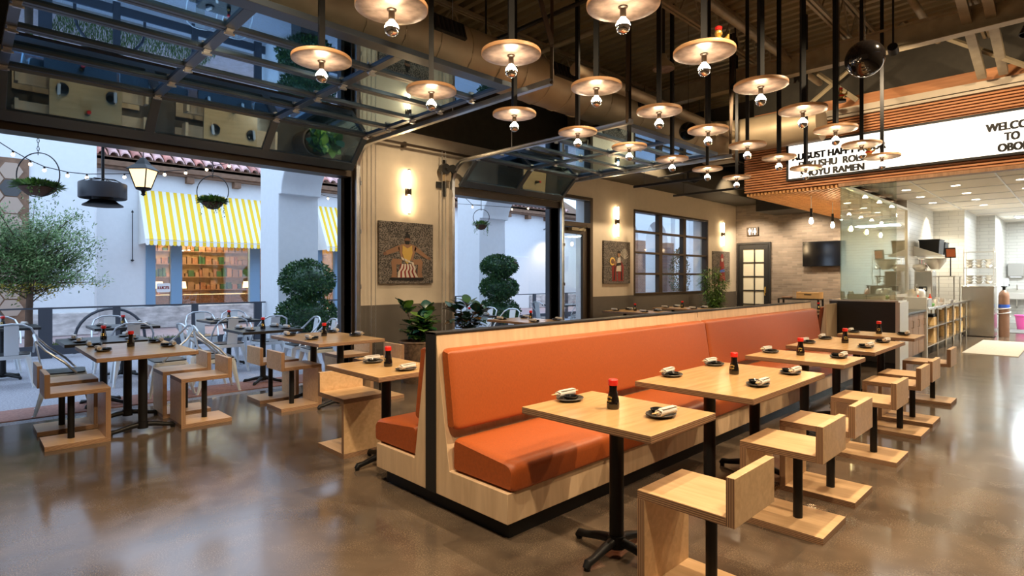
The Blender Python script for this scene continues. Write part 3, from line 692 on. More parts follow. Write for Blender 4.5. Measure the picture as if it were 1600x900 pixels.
for sgn in (1, -1):
    for (a, b_) in ((.02, 3.385), (3.395, L-.02)):
        X = lambda pts: [(sgn*x, z) for x, z in pts][::sgn]
        bm = NB(); cushion(bm, X(roundpoly([(.19, .272), (.72, .272), (.725, .43), (.19, .475)], [.015, .02, .06, .03])), a, b_); o = obj('seat_cushion', bm, 'orange_vinyl', t)
        bm = NB(); cushion(bm, X(roundpoly([(.150, .53), (.225, .51), (.145, 1.00), (.068, 1.02)], [.015, .03, .035, .02])), a, b_); o = obj('back_cushion', bm, 'orange_vinyl', t)
bm = NB(); box(bm, -.0562, .0562, 3.388, 3.392, 1.03, 1.1013); obj('cap_joint', bm, 'black_metal', t)

# small orange bench against the host counter beyond the far end
t = thing('short_banquette', 'short orange bench back with birch side standing against the dark host counter', 'bench', (-2.965, 10.02, 0))
bm = NB(); prism(bm, [(-.55, .0), (0.0, .0), (0.0, 1.03), (-.03, 1.03), (-.12, .28), (-.55, .28)], 'Y', 0, .55); obj('birch_shell', bm, 'birch_panel', t, bevel=.003)
bm = NB(); cushion(bm, roundpoly([(-.175, .50), (-.10, .50), (-.035, .98), (-.10, .99)], [.02]*4), .02, .53); obj('back_cushion', bm, 'orange_vinyl', t)
bm = NB(); cushion(bm, roundpoly([(-.56, .282), (-.14, .282), (-.14, .46), (-.56, .44)], [.02, .02, .04, .05]), .02, .53); obj('seat_cushion', bm, 'orange_vinyl', t)

# ================================================================== TABLES
def make_table(LX, LY, top_mats, base, label, cols, H=.76, th=.036):
    """cols: list of (x, y, feet) feet = 'X4' four arms or 'AX'/'AY' two prongs"""
    t = thing('dining_table', label, 'table')
    bm = NB(); fs = box(bm, -LX/2, LX/2, -LY/2, LY/2, H-th, H)
    if len(top_mats) > 1:
        for k in (2, 3, 4, 5): fs[k].material_index = 1
    obj('tabletop', bm, top_mats, t, bevel=.0025)
    for (cx, cy, ft) in cols:
        bm = NB(); cyl(bm, (cx, cy, .05), (cx, cy, H-th-.012), .038, seg=24); box(bm, cx-.11, cx+.11, cy-.11, cy+.11, H-th-.012, H-th); c = obj('column', bm, base, t)
        bm = NB()
        arms = {'X4': [(1, 0), (-1, 0), (0, 1), (0, -1)], 'AX': [(1, 0), (-1, 0)], 'AY': [(0, 1), (0, -1)], 'D4': [(.72, .72), (-.72, .72), (.72, -.72), (-.72, -.72)]}[ft]
        for dx, dy in arms:
            tube(bm, [(cx, cy, .075), (cx+dx*.10, cy+dy*.10, .062), (cx+dx*.20, cy+dy*.20, .038), (cx+dx*.245, cy+dy*.245, .034), (cx+dx*.262, cy+dy*.262, .012)], .02, 10, radii=[.026, .024, .019, .022, .018])
            cyl(bm, (cx+dx*.252, cy+dy*.252, 0), (cx+dx*.252, cy+dy*.252, .02), .017, seg=10)
        cyl(bm, (cx, cy, .035), (cx, cy, .10), .046, seg=20)
        obj('foot', bm, base, t)
    return t
WT = ['table_maple', 'ply_z']
pt2 = make_table(.80, .62, WT, 'black_metal', '', [(0, 0, 'X4')])
pt4 = make_table(.80, 1.26, WT, 'black_metal', '', [(0, -.36, 'AX'), (0, .36, 'AX')])
pw4 = make_table(1.27, .80, WT, 'black_metal', '', [(-.34, 0, 'AY'), (.34, 0, 'AY')])
pb4 = make_table(.78, .80, ['black_top'], 'black_metal', '', [(0, 0, 'D4')])
# stool: the profile runs along local x: upright on the table side (x=0), seat, low back (x=.46)
def make_stool():
    t = thing('block_stool', '', 'stool')
    W = .41; T = .038; D = .46; H = .48
    bm = NB(); fs = box(bm, 0, D, 0, W, 0, T); fs[2].material_index = fs[4].material_index = fs[3].material_index = fs[5].material_index = 1; obj('base', bm, ['stool_birch', 'ply_z'], t, bevel=.0015)
    bm = NB(); fs = box(bm, 0, T, 0, W, T, H-T); fs[2].material_index = fs[4].material_index = 1; obj('upright_panel', bm, ['stool_birch', 'ply_x'], t, bevel=.0015)
    bm = NB(); fs = box(bm, 0, D-T, 0, W, H-T, H); fs[2].material_index = fs[4].material_index = fs[5].material_index = 1; obj('seat', bm, ['stool_birch', 'ply_z'], t, bevel=.0015)
    bm = NB(); fs = box(bm, D-T, D, 0, W, H-T, .645); fs[2].material_index = fs[4].material_index = 1; obj('backrest', bm, ['stool_birch', 'ply_x'], t, bevel=.0015)
    bm = NB(); cyl(bm, (.26, W/2, T), (.26, W/2, H-T), .026, seg=20); obj('post', bm, 'black_metal', t)
    return t
pst = make_stool()
TD = {}   # table descriptions
def table(key, proto, x, y, desc, rz=0, cat='table', group=None):
    TD[key] = desc
    return first_or_dup(proto, (x, y, 0), rz, desc, group)
G1 = 'wooden tables along the right side of the bench'
table('T1', pt2, -1.75, 2.49, 'small square maple table nearest the camera at the orange bench', group=G1)
table('T2', pt4, -1.75, 3.90, 'large maple table second in the row at the orange bench', group=G1)
table('T3', pt2, -1.77, 5.38, 'small maple table third in the row at the orange bench', group=G1)
table('T4', pt4, -1.80, 6.76, 'large maple table fourth in the row at the orange bench', group=G1)
table('T5', pt2, -1.80, 8.16, 'small maple table last in the row at the orange bench before the dark counter', group=G1)
SG = 'block stools along the right side of the bench'
ords = ['nearest the camera, cut off below', 'second from the camera', 'third from the camera', 'fourth from the camera', 'fifth from the camera', 'sixth from the camera', 'farthest from the camera']
for k, (y, x) in enumerate(((2.24, -1.46), (3.36, -1.47), (4.04, -1.49), (5.14, -1.49), (6.16, -1.51), (6.76, -1.52), (8.02, -1.55))):
    first_or_dup(pst, (x, y, 0), 0, 'birch block stool at the orange bench tables, '+ords[k], SG)
# left side of the bench
table('L0', pt2, -3.88, 2.41, 'small maple table at the left side of the bench beside its black end', group='wooden tables along the left side of the bench')
first_or_dup(pst, (-4.19, 2.62, 0), PI, 'birch block stool left of the bench end, its back toward the doors', 'block stools left of the bench')
# door-side wooden tables
G2 = 'wooden tables just inside the garage doors'
table('FL', pw4, -6.62, 1.245, 'maple table farthest left just inside the garage door', group=G2)
table('M', pw4, -6.30, 3.10, 'maple table just inside the garage door near the leafy basket plant', group=G2)
table('M2', pw4, -6.42, 6.72, 'maple table inside the farther garage door, its top seen over the bench', group=G2)
table('W1', pw4, -6.58, 10.15, 'maple table under the gridded window, nearer one over the bench', group=G2)
table('W2', pw4, -6.50, 12.0, 'maple table under the gridded window, farther one over the bench', group=G2)
table('H1', pt2, -4.15, 12.0, 'small maple table in the hall beyond the bench, nearer one', group='small tables in the hall')
table('H2', pt2, -4.15, 13.5, 'small maple table in the hall beyond the bench, farther one', group='small tables in the hall')
SG2 = 'block stools at the tables inside the garage doors'
def stool_y(x, y, facing, lab):   # facing +1: back toward +Y, upright at y ; -1: back toward -Y
    if facing > 0: first_or_dup(pst, (x+.41, y, 0), PI/2, lab, SG2)
    else: first_or_dup(pst, (x, y, 0), -PI/2, lab, SG2)
stool_y(-6.53, .97, -1, 'birch block stool at the farthest left table, near left one')
stool_y(-7.16, .97, -1, 'birch block stool at the farthest left table, left side toward the door')
stool_y(-6.53, 1.53, 1, 'birch block stool at the farthest left table, near right one')
stool_y(-7.13, 1.51, 1, 'birch block stool at the farthest left table, right side toward the door')
stool_y(-6.52, 2.95, -1, 'birch block stool at the table near the basket plant, near left one')
stool_y(-7.10, 2.94, -1, 'birch block stool at the table near the basket plant, left side toward the door')
stool_y(-7.0, 3.42, 1, 'birch block stool at the table near the basket plant, right side toward the door')
stool_y(-6.25, 3.42, 1, 'birch block stool at the table near the basket plant, right one beside the basket')

# ================================================================== PLACE SETTINGS
def make_bottle():
    t = thing('soy_sauce_bottle', '', 'sauce bottle')
    bm = NB(); lathe(bm, [(0, 0), (.031, 0), (.034, .006), (.034, .03), (.031, .05), (.024, .085), (.021, .10), (.021, .128), (0, .128)], 24); obj('bottle_body', bm, 'soy_glass', t)
    bm = NB(); lathe(bm, [(0, .125), (.0250, .125), (.026, .128), (.026, .153), (.022, .158), (0, .158)], 24); obj('cap', bm, 'red_plastic', t)
    bm = NB()
    for a0, z in ((-.5, .062), (-.2, .066), (.1, .066), (.4, .062), (-.35, .046), (.05, .044), (.35, .046), (-.1, .034), (2.6, .06), (2.9, .06), (3.3, .06), (3.1, .042)):
        r = .0315 if z < .05 else .0285
        for k in range(1):
            c = Vector((r*math.cos(a0-.8), r*math.sin(a0-.8), z)); n = Vector((math.cos(a0-.8), math.sin(a0-.8), .25)); s = Vector((-n.y, n.x, 0)).normalized()
            M = Matrix.Translation(c) @ n.to_track_quat('Z', 'Y').to_matrix().to_4x4()
            box(bm, -.0035, .0035, -.005, .005, -.002, .0012, 0, M)
    o = obj('gold_label_marks', bm, 'gold', t); o['kind'] = 'stuff'
    return t
pbot = make_bottle()
bm = NB(); lathe(bm, [(0, .0), (.055, .0), (.082, .010), (.088, .016), (.085, .019), (.055, .008), (0, .006)], 28, sx=.80); pplate = obj('oval_plate', bm, 'stoneware')
bm = NB(); lathe(bm, [(0, .0), (.024, .0), (.040, .014), (.044, .024), (.041, .025), (.034, .012), (0, .006)], 24); pbowl = obj('sauce_dish', bm, 'black_glaze')
def make_napkin():
    bm = NB()
    rings = []
    n = 18
    for i, y in enumerate((-.068, -.066, -.02, .03, .062, .066)):
        rr = .0195*(1+.05*math.sin(i*2.1)); rings.append([bm.verts.new((math.cos(2*PI*k/n)*rr, y+.004*math.sin(k*1.3+i), math.sin(2*PI*k/n)*rr*.9)) for k in range(n)])
    for a_, b_ in zip(rings, rings[1:]):
        for k in range(n): bm.faces.new((a_[k], a_[(k+1) % n], b_[(k+1) % n], b_[k]))
    for rr_, s in ((rings[0], -1), (rings[-1], 1)):     # rolled ends: spiral lip and recess
        inner = [bm.verts.new((v.co.x*.6, v.co.y-s*.006, v.co.z*.6)) for v in rr_]
        for k in range(n): bm.faces.new((rr_[k], rr_[(k+1) % n], inner[(k+1) % n], inner[k]))
        mid = [bm.verts.new((v.co.x*.45+.0, v.co.y+s*.007, v.co.z*.45)) for v in rr_]
        for k in range(n): bm.faces.new((inner[k], inner[(k+1) % n], mid[(k+1) % n], mid[k]))
        bm.faces.new(mid)
    box(bm, -.012, .016, -.05, .067, .0165, .0195)
    return obj('rolled_napkin', bm, 'napkin')
pnap = make_napkin()
bm = NB(); cyl(bm, (-.003, -.115, 0), (-.002, .10, 0), .0028, seg=6); cyl(bm, (.004, -.112, .001), (.003, .10, 0), .0028, seg=6); pchop = obj('chopsticks', bm, 'chopstick_wood')
PROTO_HOME = {}
def place(proto, loc, rz, label, cat, group):
    o = proto if proto.name not in USED else proto.copy()
    if proto.name in USED: C.objects.link(o)
    USED.add(proto.name)
    o.location = loc; o.rotation_euler = (0, 0, rz); tag(o, label, cat, group); return o
def setting(x, y, ang, where, table_short, chops=True):
    """ang: direction toward the diner (local +x); where: which seat of the table"""
    z = .7605; ca, sa = math.cos(ang), math.sin(ang)
    j = R.uniform(-.12, .12)
    P = lambda u, v, dz: (x+u*ca-v*sa, y+u*sa+v*ca, z+dz)
    place(pplate, P(0, 0, 0), ang+j, 'dark oval plate '+where+', '+table_short, 'plate', 'oval plates on the tables')
    place(pbowl, P(-.022, .018, .0085), ang+j, 'small black sauce dish '+where+', '+table_short, 'sauce dish', 'sauce dishes on the plates')
    s = 1 if sa*1.0+ca*1.0 >= 0 else -1
    place(pnap, P(.040, -.012, .035), ang+j+(0 if s > 0 else PI), 'rolled white napkin '+where+', '+table_short, 'napkin', 'rolled napkins on the plates')
    if chops: place(pchop, P(.040, -.012, .0385), ang+j+(0 if s > 0 else PI), 'chopsticks in the napkin '+where+', '+table_short, 'chopsticks', 'chopsticks in the napkins')
def bottle(x, y, label): first_or_dup(pbot, (x, y, .7605), R.uniform(-.4, .4)-.6, label, 'soy sauce bottles on the tables')
SH = {'T1': 'nearest bench table', 'T2': 'second bench table', 'T3': 'third bench table', 'T4': 'fourth bench table', 'T5': 'last bench table', 'L0': 'table left of the bench end', 'FL': 'farthest left table', 'M': 'table near the basket plant', 'M2': 'table inside the farther garage door', 'W1': 'nearer table under the gridded window', 'W2': 'farther table under the gridded window', 'H1': 'nearer hall table beyond the bench', 'H2': 'farther hall table beyond the bench'}
for key, pts in {'T1': [(-2.07, 2.49, 'b', ''), (-1.51, 2.53, 's', '')], 'T2': [(-2.07, 3.62, 'b', 'near '), (-2.09, 4.31, 'b', 'far '), (-1.50, 3.70, 's', 'near '), (-1.52, 4.33, 's', 'far ')],
                 'T3': [(-2.08, 5.42, 'b', ''), (-1.53, 5.50, 's', '')], 'T4': [(-2.10, 6.50, 'b', 'near '), (-2.10, 7.06, 'b', 'far '), (-1.56, 6.48, 's', 'near '), (-1.56, 7.14, 's', 'far ')],
                 'T5': [(-2.1, 8.18, 'b', ''), (-1.58, 8.24, 's', '')]}.items():
    for x, y, s, pre in pts:
        setting(x, y, PI if s == 'b' else 0, 'at the '+pre+('bench side' if s == 'b' else 'stool side'), SH[key])
for key, x, y in (('T1', -1.78, 2.50), ('T2', -1.80, 4.02), ('T3', -1.82, 5.43), ('T4', -1.83, 6.80), ('T5', -1.83, 8.2)): bottle(x, y, 'red-capped soy sauce bottle on the '+SH[key])
setting(-4.13, 2.44, PI, 'at the stool side', SH['L0']); setting(-3.62, 2.42, 0, 'at the bench side', SH['L0']); bottle(-3.87, 2.42, 'red-capped soy sauce bottle on the '+SH['L0'])
for key, y in (('H1', 12.0), ('H2', 13.5)):
    setting(-4.40, y, PI, 'at the left side', SH[key], False); setting(-3.92, y, 0, 'at the right side', SH[key], False); bottle(-4.15, y, 'red-capped soy sauce bottle on the '+SH[key])
for key, xs, ya, yb, bx, by in (('FL', (-7.08, -6.56), .98, 1.52, -6.83, 1.25), ('M', (-6.75, -6.16), 2.86, 3.40, -6.42, 3.13), ('M2', (-6.85, -6.1), 6.48, 7.0, -6.45, 6.75), ('W1', (-7.0, -6.3), 9.93, 10.4, -6.7, 10.2), ('W2', (-6.9, -6.2), 11.78, 12.25, -6.6, 12.0)):
    for i, x in enumerate(xs):
        for y, ang, s in ((ya, -PI/2, 'left'), (yb, PI/2, 'right')):
            setting(x, y, ang, 'at the %s %s seat' % ('outer' if i == 0 else 'inner', s), SH[key], chops=key in ('FL', 'M'))
    bottle(bx, by, 'red-capped soy sauce bottle on the '+SH[key])

# ================================================================== PENDANT LAMPS
ZD = 3.10
def make_pendant():
    t = thing('disc_pendant_lamp', '', 'pendant lamp', (0, 0, ZD), group='disc pendant lamps over the tables')
    bm = NB(); lathe(bm, [(0, .012), (.215, .012), (.2175, .008), (.2175, -.014), (.214, -.016), (.17, -.0165), (0, -.017)], 56)
    for f in bm.faces:
        c = f.calc_center_median()
        f.material_index = 1 if c.z < -.0155 else 0
    obj('wooden_disc', bm, ['disc_rim', 'copper_leaf'], t)
    bm = NB(); box(bm, -.021, .021, -.021, .021, .0125, HR-ZD-.02); obj('pole', bm, 'black_metal', t)
    bm = NB(); lathe(bm, [(0, -.017), (.030, -.017), (.028, -.024), (.019, -.03), (.019, -.075), (.016, -.082), (0, -.082)], 20); obj('socket', bm, 'bronze_frame', t)
    bm = NB(); lathe(bm, [(.014, -.078), (.018, -.088), (.034, -.106), (.0425, -.124), (.0435, -.135)], 24); b_ = obj('bulb', bm, 'bulb_glow', t)
    bm = NB(); lathe(bm, [(.0437, -.134), (.0425, -.148), (.037, -.161), (.026, -.172), (.012, -.178), (0, -.179)], 24); obj('bulb_mirror_tip', bm, 'mirror_silver', b_)
    return t
pp = make_pendant()
ordn = ['nearest', 'second', 'third', 'fourth', 'fifth', 'sixth', 'seventh', 'farthest']
for col, (x, ys) in {'left': (-4.02, [1.94, 2.95, 3.97, 4.97, 5.99, 7.03, 8.06, 9.07]), 'middle': (-2.95, [1.87, 2.88, 3.9, 4.91, 5.93, 6.96, 7.98, 9.02]), 'right': (-1.95, [2.84, 3.86, 4.87, 5.88, 6.9, 7.92, 8.9])}.items():
    for k, y in enumerate(ys):
        o = 'farthest' if k == len(ys)-1 else ordn[k]
        first_or_dup(pp, (x, y, ZD), R.uniform(0, 6), 'copper-faced disc pendant with mirror-tipped bulb, %s of the %s column' % (o, col))
# hall bulb pendants
t0 = thing('bulb_pendant', '', 'pendant lamp', group='bare bulb pendants under the slatted ceiling')
bm = NB(); cyl(bm, (0, 0, .16), (0, 0, .40), .007, seg=8); obj('cord', bm, 'galvanised', t0)
bm = NB(); lathe(bm, [(0, .17), (.022, .17), (.024, .02), (.02, .0), (0, .0)], 16); obj('socket', bm, 'black_metal', t0)
bm = NB(); lathe(bm, [(.016, .0), (.026, -.03), (.036, -.07), (.034, -.095), (.02, -.115), (0, -.12)], 20); obj('bulb', bm, 'filament_glow', t0)
for k in range(5): first_or_dup(t0, (-3.62, 11.36+1.26*k, 2.585+0.0), 0, 'small bare bulb pendant under the slatted ceiling, %s from the camera' % ['nearest', 'second', 'third', 'fourth', 'fifth'][k])
# wall sconces
ts = thing('tube_sconce', '', 'wall lamp', group='vertical tube sconces on the door wall')
bm = NB(); box(bm, .0, .012, -.03, .03, -.06, .06); cyl(bm, (0, 0, 0), (.06, 0, 0), .018, seg=16); cyl(bm, (.065, 0, -.045), (.065, 0, .045), .036, seg=24); obj('mount', bm, 'bronze_frame', ts)
for s in (1, -1): bm = NB(); cyl(bm, (.065, 0, s*.045), (.065, 0, s*.33), .018, seg=20); g = obj('glass_tube', bm, 'sconce_glow', ts)
for s in (1, -1): bm = NB(); cyl(bm, (.065, 0, s*.331), (.065, 0, s*.35), .021, seg=20); obj('end_cap', bm, 'bronze_frame', ts)
bm = NB(); box(bm, .096, .102, -.005, .005, -.33, .33); obj('front_bar', bm, 'bronze_frame', ts)
for y, z, lb in ((5.01, 2.80, 'glowing tube sconce above the sumo painting'), (10.59, 2.72, 'glowing tube sconce between the entrance door and the gridded window'), (15.85, 2.72, 'glowing tube sconce beyond the gridded window near the brick wall')):
    first_or_dup(ts, (XW, y, z), 0, lb)

# ================================================================== PAINTINGS
def canvas(y0, y1, z0, z1, label):
    t = thing('painting', label, 'painting', (XW+.001, (y0+y1)/2, (z0+z1)/2))
    w2, h2 = (y1-y0)/2, (z1-z0)/2
    bm = NB(); box(bm, 0, .045, -w2, w2, -h2, h2); obj('canvas', bm, 'art_blocks', t)
    return t, w2, h2
def relief(t, name, poly, m, x=.046, th=.004):
    bm = NB(); prism(bm, poly, 'X', x, x+th); return obj(name, bm, m, t, smooth=False)
def blob(cx, cz, rx, rz, n=20): return [(cx+rx*math.cos(2*PI*k/n), cz+rz*math.sin(2*PI*k/n)) for k in range(n)]
t, w2, h2 = canvas(4.49, 5.48, 1.37, 2.32, 'square painting of a squatting wrestler in a gold apron over printed blocks')
relief(t, 'painted_torso', [(-.17, .08), (-.12, .13), (0, .15), (.12, .13), (.17, .08), (.12, -.05), (.10, -.12), (-.10, -.12), (-.12, -.05)], 'skin_paint')
relief(t, 'painted_arm', [(-.15, .12), (-.38, .02), (-.40, -.02), (-.37, -.04), (-.14, .03)], 'skin_paint')
relief(t, 'painted_arm', [(.15, .12), (.34, -.01), (.42, -.06), (.40, -.09), (.31, -.06), (.13, .04)], 'skin_paint')
relief(t, 'painted_hand', blob(-.40, -.02, .03, .025), 'skin_shade', .0465); relief(t, 'painted_hand', blob(.42, -.075, .03, .02), 'skin_shade', .0465)
relief(t, 'painted_leg', [(-.10, -.10), (-.26, -.09), (-.29, -.14), (-.27, -.30), (-.29, -.38), (-.19, -.38), (-.20, -.18), (-.10, -.18)], 'skin_paint')
relief(t, 'painted_leg', [(.10, -.10), (.26, -.09), (.29, -.14), (.27, -.30), (.29, -.38), (.19, -.38), (.20, -.18), (.10, -.18)], 'skin_paint')
relief(t, 'painted_head', blob(0, .20, .052, .065), 'skin_shade', .047); relief(t, 'painted_hair', [(-.05, .22), (-.045, .265), (-.015, .29), (-.02, .33), (.02, .335), (.015, .29), (.045, .265), (.05, .22), (.03, .235), (-.03, .235)], 'black_paint', .0505)
relief(t, 'painted_beard', [(-.045, .19), (.045, .19), (.03, .135), (-.03, .135)], 'black_paint', .0505)
relief(t, 'gold_apron', [(-.085, .12), (.0, .07), (.085, .12), (.095, .0), (.04, -.14), (.0, -.17), (-.04, -.14), (-.095, .0)], 'gold', .0505)
for k in range(4): relief(t, 'twisted_rope', [(-.12+.06*k, -.06-.025*k), (-.07+.06*k, -.085-.02*k), (-.06+.06*k, -.12-.02*k), (-.11+.06*k, -.10-.02*k)], 'cream_canvas', .055)
relief(t, 'red_skirt', [(-.12, -.17), (.12, -.17), (.19, -.385), (-.19, -.385)], 'red_paint', .0505)
for k in range(5):
    x = -.15+.075*k; relief(t, 'white_streamer', [(x*.6-.015, -.17), (x*.6+.015, -.17), (x*.8+.03, -.24), (x*.9+.0, -.29), (x*1.1+.03, -.38), (x*1.1-.02, -.38), (x*.9-.035, -.29), (x*.8-.005, -.24)], 'cream_canvas', .056)
relief(t, 'ground_band', [(-.32, -.385), (.32, -.385), (.30, -.43), (-.28, -.425)], 'black_paint', .0475)
t, w2, h2 = canvas(10.09, 11.10, 1.33, 2.28, 'painting of figures in red robes with a fan, between the entrance and the window')
relief(t, 'red_robe', [(-.2, -.42), (-.22, -.1), (-.08, 0), (-.02, -.42)], 'red_paint'); relief(t, 'red_robe', [(.02, -.42), (.0, -.05), (.12, .05), (.24, -.08), (.22, -.42)], 'red_paint')
relief(t, 'pale_robe', [(-.06, -.2), (0, .1), (.1, .12), (.14, -.2)], 'cream_canvas', .051); relief(t, 'painted_head', blob(.04, .18, .05, .065), 'skin_paint', .056); relief(t, 'painted_hair', blob(.04, .235, .05, .03), 'black_paint', .061)
relief(t, 'gold_drum', blob(-.2, .02, .1, .09), 'gold', .051); relief(t, 'drum_face', blob(-.2, .02, .06, .055), 'brown_timber', .056); relief(t, 'robe_fold', [(-.16, -.4), (-.12, -.1), (-.09, -.1), (-.11, -.4)], 'black_paint', .051); relief(t, 'robe_fold', [(.13, -.4), (.12, -.1), (.15, -.1), (.18, -.4)], 'black_paint', .051); relief(t, 'dark_sash', [(-.05, -.02), (.13, .0), (.13, -.06), (-.05, -.08)], 'black_paint', .056); relief(t, 'painted_head', blob(-.1, -.02, .045, .055), 'skin_paint', .056)
for k in range(9): a = .25+k*.3; relief(t, 'fan_rib', [(.26, .08), (.26+.17*math.cos(a-.05), .08+.24*math.sin(a-.05)), (.26+.17*math.cos(a+.05), .08+.24*math.sin(a+.05))], 'cream_canvas', .051)
t, w2, h2 = canvas(15.24, 16.29, 1.33, 2.22, 'painting of a standing red figure half hidden by the bamboo plant')
relief(t, 'red_robe', [(-.2, -.4), (-.14, .0), (-.1, .18), (.1, .18), (.16, 0), (.22, -.4)], 'red_paint'); relief(t, 'red_headdress', [(-.07, .18), (-.1, .28), (-.02, .38), (.06, .36), (.1, .26), (.07, .18)], 'red_paint', .051); relief(t, 'painted_face', blob(0, .2, .045, .055), 'cream_canvas', .056); relief(t, 'blue_sash', [(-.14, -.1), (.16, -.06), (.17, -.14), (-.15, -.18)], 'blue_plastic', .051)
# restroom sign, television
t = thing('restroom_sign', 'small lit box sign with two white figures above the restroom door', 'sign', (-6.95, YB, 2.83))
bm = NB(); box(bm, -.17, .17, -.06, 0, -.12, .12); obj('sign_box', bm, 'bronze_frame', t, bevel=.004)
for s, skirt in ((-1, False), (1, True)):
    bm = NB(); cx = s*.075
    def pl(poly): prism(bm, [(cx+x, z) for x, z in poly], 'Y', -.064, -.061)
    pl([(.02*math.cos(k*PI/6), .075+.02*math.sin(k*PI/6)) for k in range(12)])
    if skirt: pl([(-.02, .05), (.02, .05), (.05, -.035), (-.05, -.035)]); pl([(-.02, -.036), (.02, -.036), (.015, -.10), (-.015, -.10)])
    else: pl([(-.04, .05), (.04, .05), (.04, -.02), (.022, -.02), (.022, -.10), (-.022, -.10), (-.022, -.02), (-.04, -.02)])
    obj('pictogram', bm, 'pictogram_glow', t)
bm = NB(); box(bm, -.003, .003, -.064, -.061, -.1, .1); obj('divider', bm, 'pictogram_glow', t)
t = thing('television', 'black flat television mounted on the grey brick wall', 'television', (-5.0, YB-.12, 2.11))
bm = NB(); box(bm, -.53, .53, -.02, .02, -.34, .34); obj('screen_case', bm, 'black_metal', t, bevel=.005)
bm = NB(); box(bm, -.515, .515, -.023, -.0205, -.325, .325); obj('screen', bm, 'screen_black', t)
bm = NB(); box(bm, -.12, .12, .02, .118, -.1, .1); obj('wall_bracket', bm, 'dark_metal', t)
# small console with a wooden crate
t = thing('console_table', 'narrow black console table against the brick wall', 'console table', (-5.45, 16.25, 0))
bm = NB(); box(bm, -.52, .52, -.2, .2, .87, .90); obj('tabletop', bm, 'dark_metal', t)
for sx in (-1, 1):
    for sy in (-1, 1): bm = NB(); box(bm, sx*.5-.02, sx*.5+.02, sy*.18-.02, sy*.18+.02, 0, .87); obj('leg', bm, 'dark_metal', t)
t = thing('wooden_crate', 'pale wooden crate on the black console table', 'crate', (-5.22, 16.25, .901))
bm = NB(); box(bm, -.28, .28, -.14, .14, 0, .17)
obj('crate_body', bm, 'crate_pine', t, bevel=.004)
bm = NB()
for s in (-1, 1): box(bm, s*.28-.004, s*.28+.012, -.145, .145, .0, .18)
obj('end_boards', bm, 'crate_pine', t)
bm = NB(); box(bm, -.09, .09, -.143, -.139, .10, .125); obj('hand_slot', bm, 'black_paint', t)
bm = NB(); box(bm, -5.9, -5.68, 16.15, 16.35, .901, .95); tag(obj('folded_cloth', bm, 'brown_timber', bevel=.01), 'brown folded cloth left of the crate on the console', 'cloth')
bm = NB(); lathe(bm, [(0, 0), (.03, 0), (.035, .15), (.02, .19), (.02, .24), (0, .24)], 16, (-5.62, 16.25, .901)); tag(obj('glass_carafe', bm, 'lantern_glass'), 'clear glass carafe beside the crate on the console', 'carafe')
# ================================================================== KITCHEN
t = thing('host_counter', 'dark fronted counter block under the kitchen glass with a steel edge', 'counter', (-2.6, 10.6, 0))
bm = NB(); box(bm, -.37, .46, 0.0, .6, .10, 1.07); obj('dark_front', bm, 'charcoal_laminate', t, bevel=.003)
bm = NB(); box(bm, -.49, -.372, .0, .6, .0, 1.07); obj('side_panel', bm, 'grey_laminate', t, bevel=.003)
bm = NB(); box(bm, -.49, .50, -.01, .6, 1.071, 1.095); obj('steel_cap', bm, 'stainless_light', t)
bm = NB(); box(bm, .461, .52, -.005, .6, 0, 1.07); obj('steel_edge', bm, 'stainless_light', t)
bm = NB(); box(bm, -.36, .455, .02, .6, 0, .099); obj('toe_kick', bm, 'black_metal', t)
t = thing('service_counter', 'walnut fronted service counter with a dark top beside the aisle', 'counter', (-2.12, 11.22, 0))
bm = NB(); box(bm, -.5, -.01, 0, 1.48, .10, .84); obj('carcass', bm, 'walnut_panel', t)
for k in range(3):
    bm = NB(); box(bm, -.009, .008, .01+.49*k, .49+.49*k-.005, .12, .83); d = obj('door', bm, 'walnut_panel', t, bevel=.002)
    bm = NB(); y = .4+.49*k; tube(bm, [(.009, y, .72), (.035, y, .72), (.035, y, .60), (.009, y, .60)], .006, 8); obj('handle', bm, 'stainless', d)
bm = NB(); box(bm, -.5, .03, 0, 1.48, .841, .875); obj('countertop', bm, 'black_top', t, bevel=.003)
bm = NB(); box(bm, -.5, -.03, 0.02, 1.48, 0, .099); obj('toe_kick', bm, 'black_metal', t)
bm = NB(); box(bm, -.53, -.505, 0, 1.48, 0, 1.09); obj('splash_back', bm, 'stainless_light', t)
bm = NB(); box(bm, -2.88, -2.08, 12.72, 12.78, 0, 1.10); tag(obj('steel_end_panel', bm, 'stainless_light', bevel=.003), 'tall light steel end panel after the walnut counter', 'steel panel')
t = thing('steel_bin', 'small stainless tray box standing on the near end of the prep table', 'steel box', (-2.2, 13.02, .901))
bm = NB(); box(bm, -.12, .12, -.18, .18, 0, .17); obj('box_body', bm, 'stainless', t, bevel=.01)
t = thing('prep_table', 'long open steel prep table with shelves running back beside the aisle', 'prep table', (-2.45, 12.82, 0))
bm = NB(); box(bm, -.4, .38, 0, 4.98, .86, .90); obj('tabletop', bm, 'stainless', t, bevel=.003)
for k, y in enumerate((.05, 1.1, 2.05, 3.0, 3.95, 4.9)):
    for x in (-.35, .34): bm = NB(); cyl(bm, (x, y, 0), (x, y, .86), .022, seg=10); obj('leg', bm, 'stainless', t)
for z in (.16, .50): bm = NB(); box(bm, -.38, .36, .03, 4.92, z, z+.02); obj('shelf', bm, 'stainless', t)
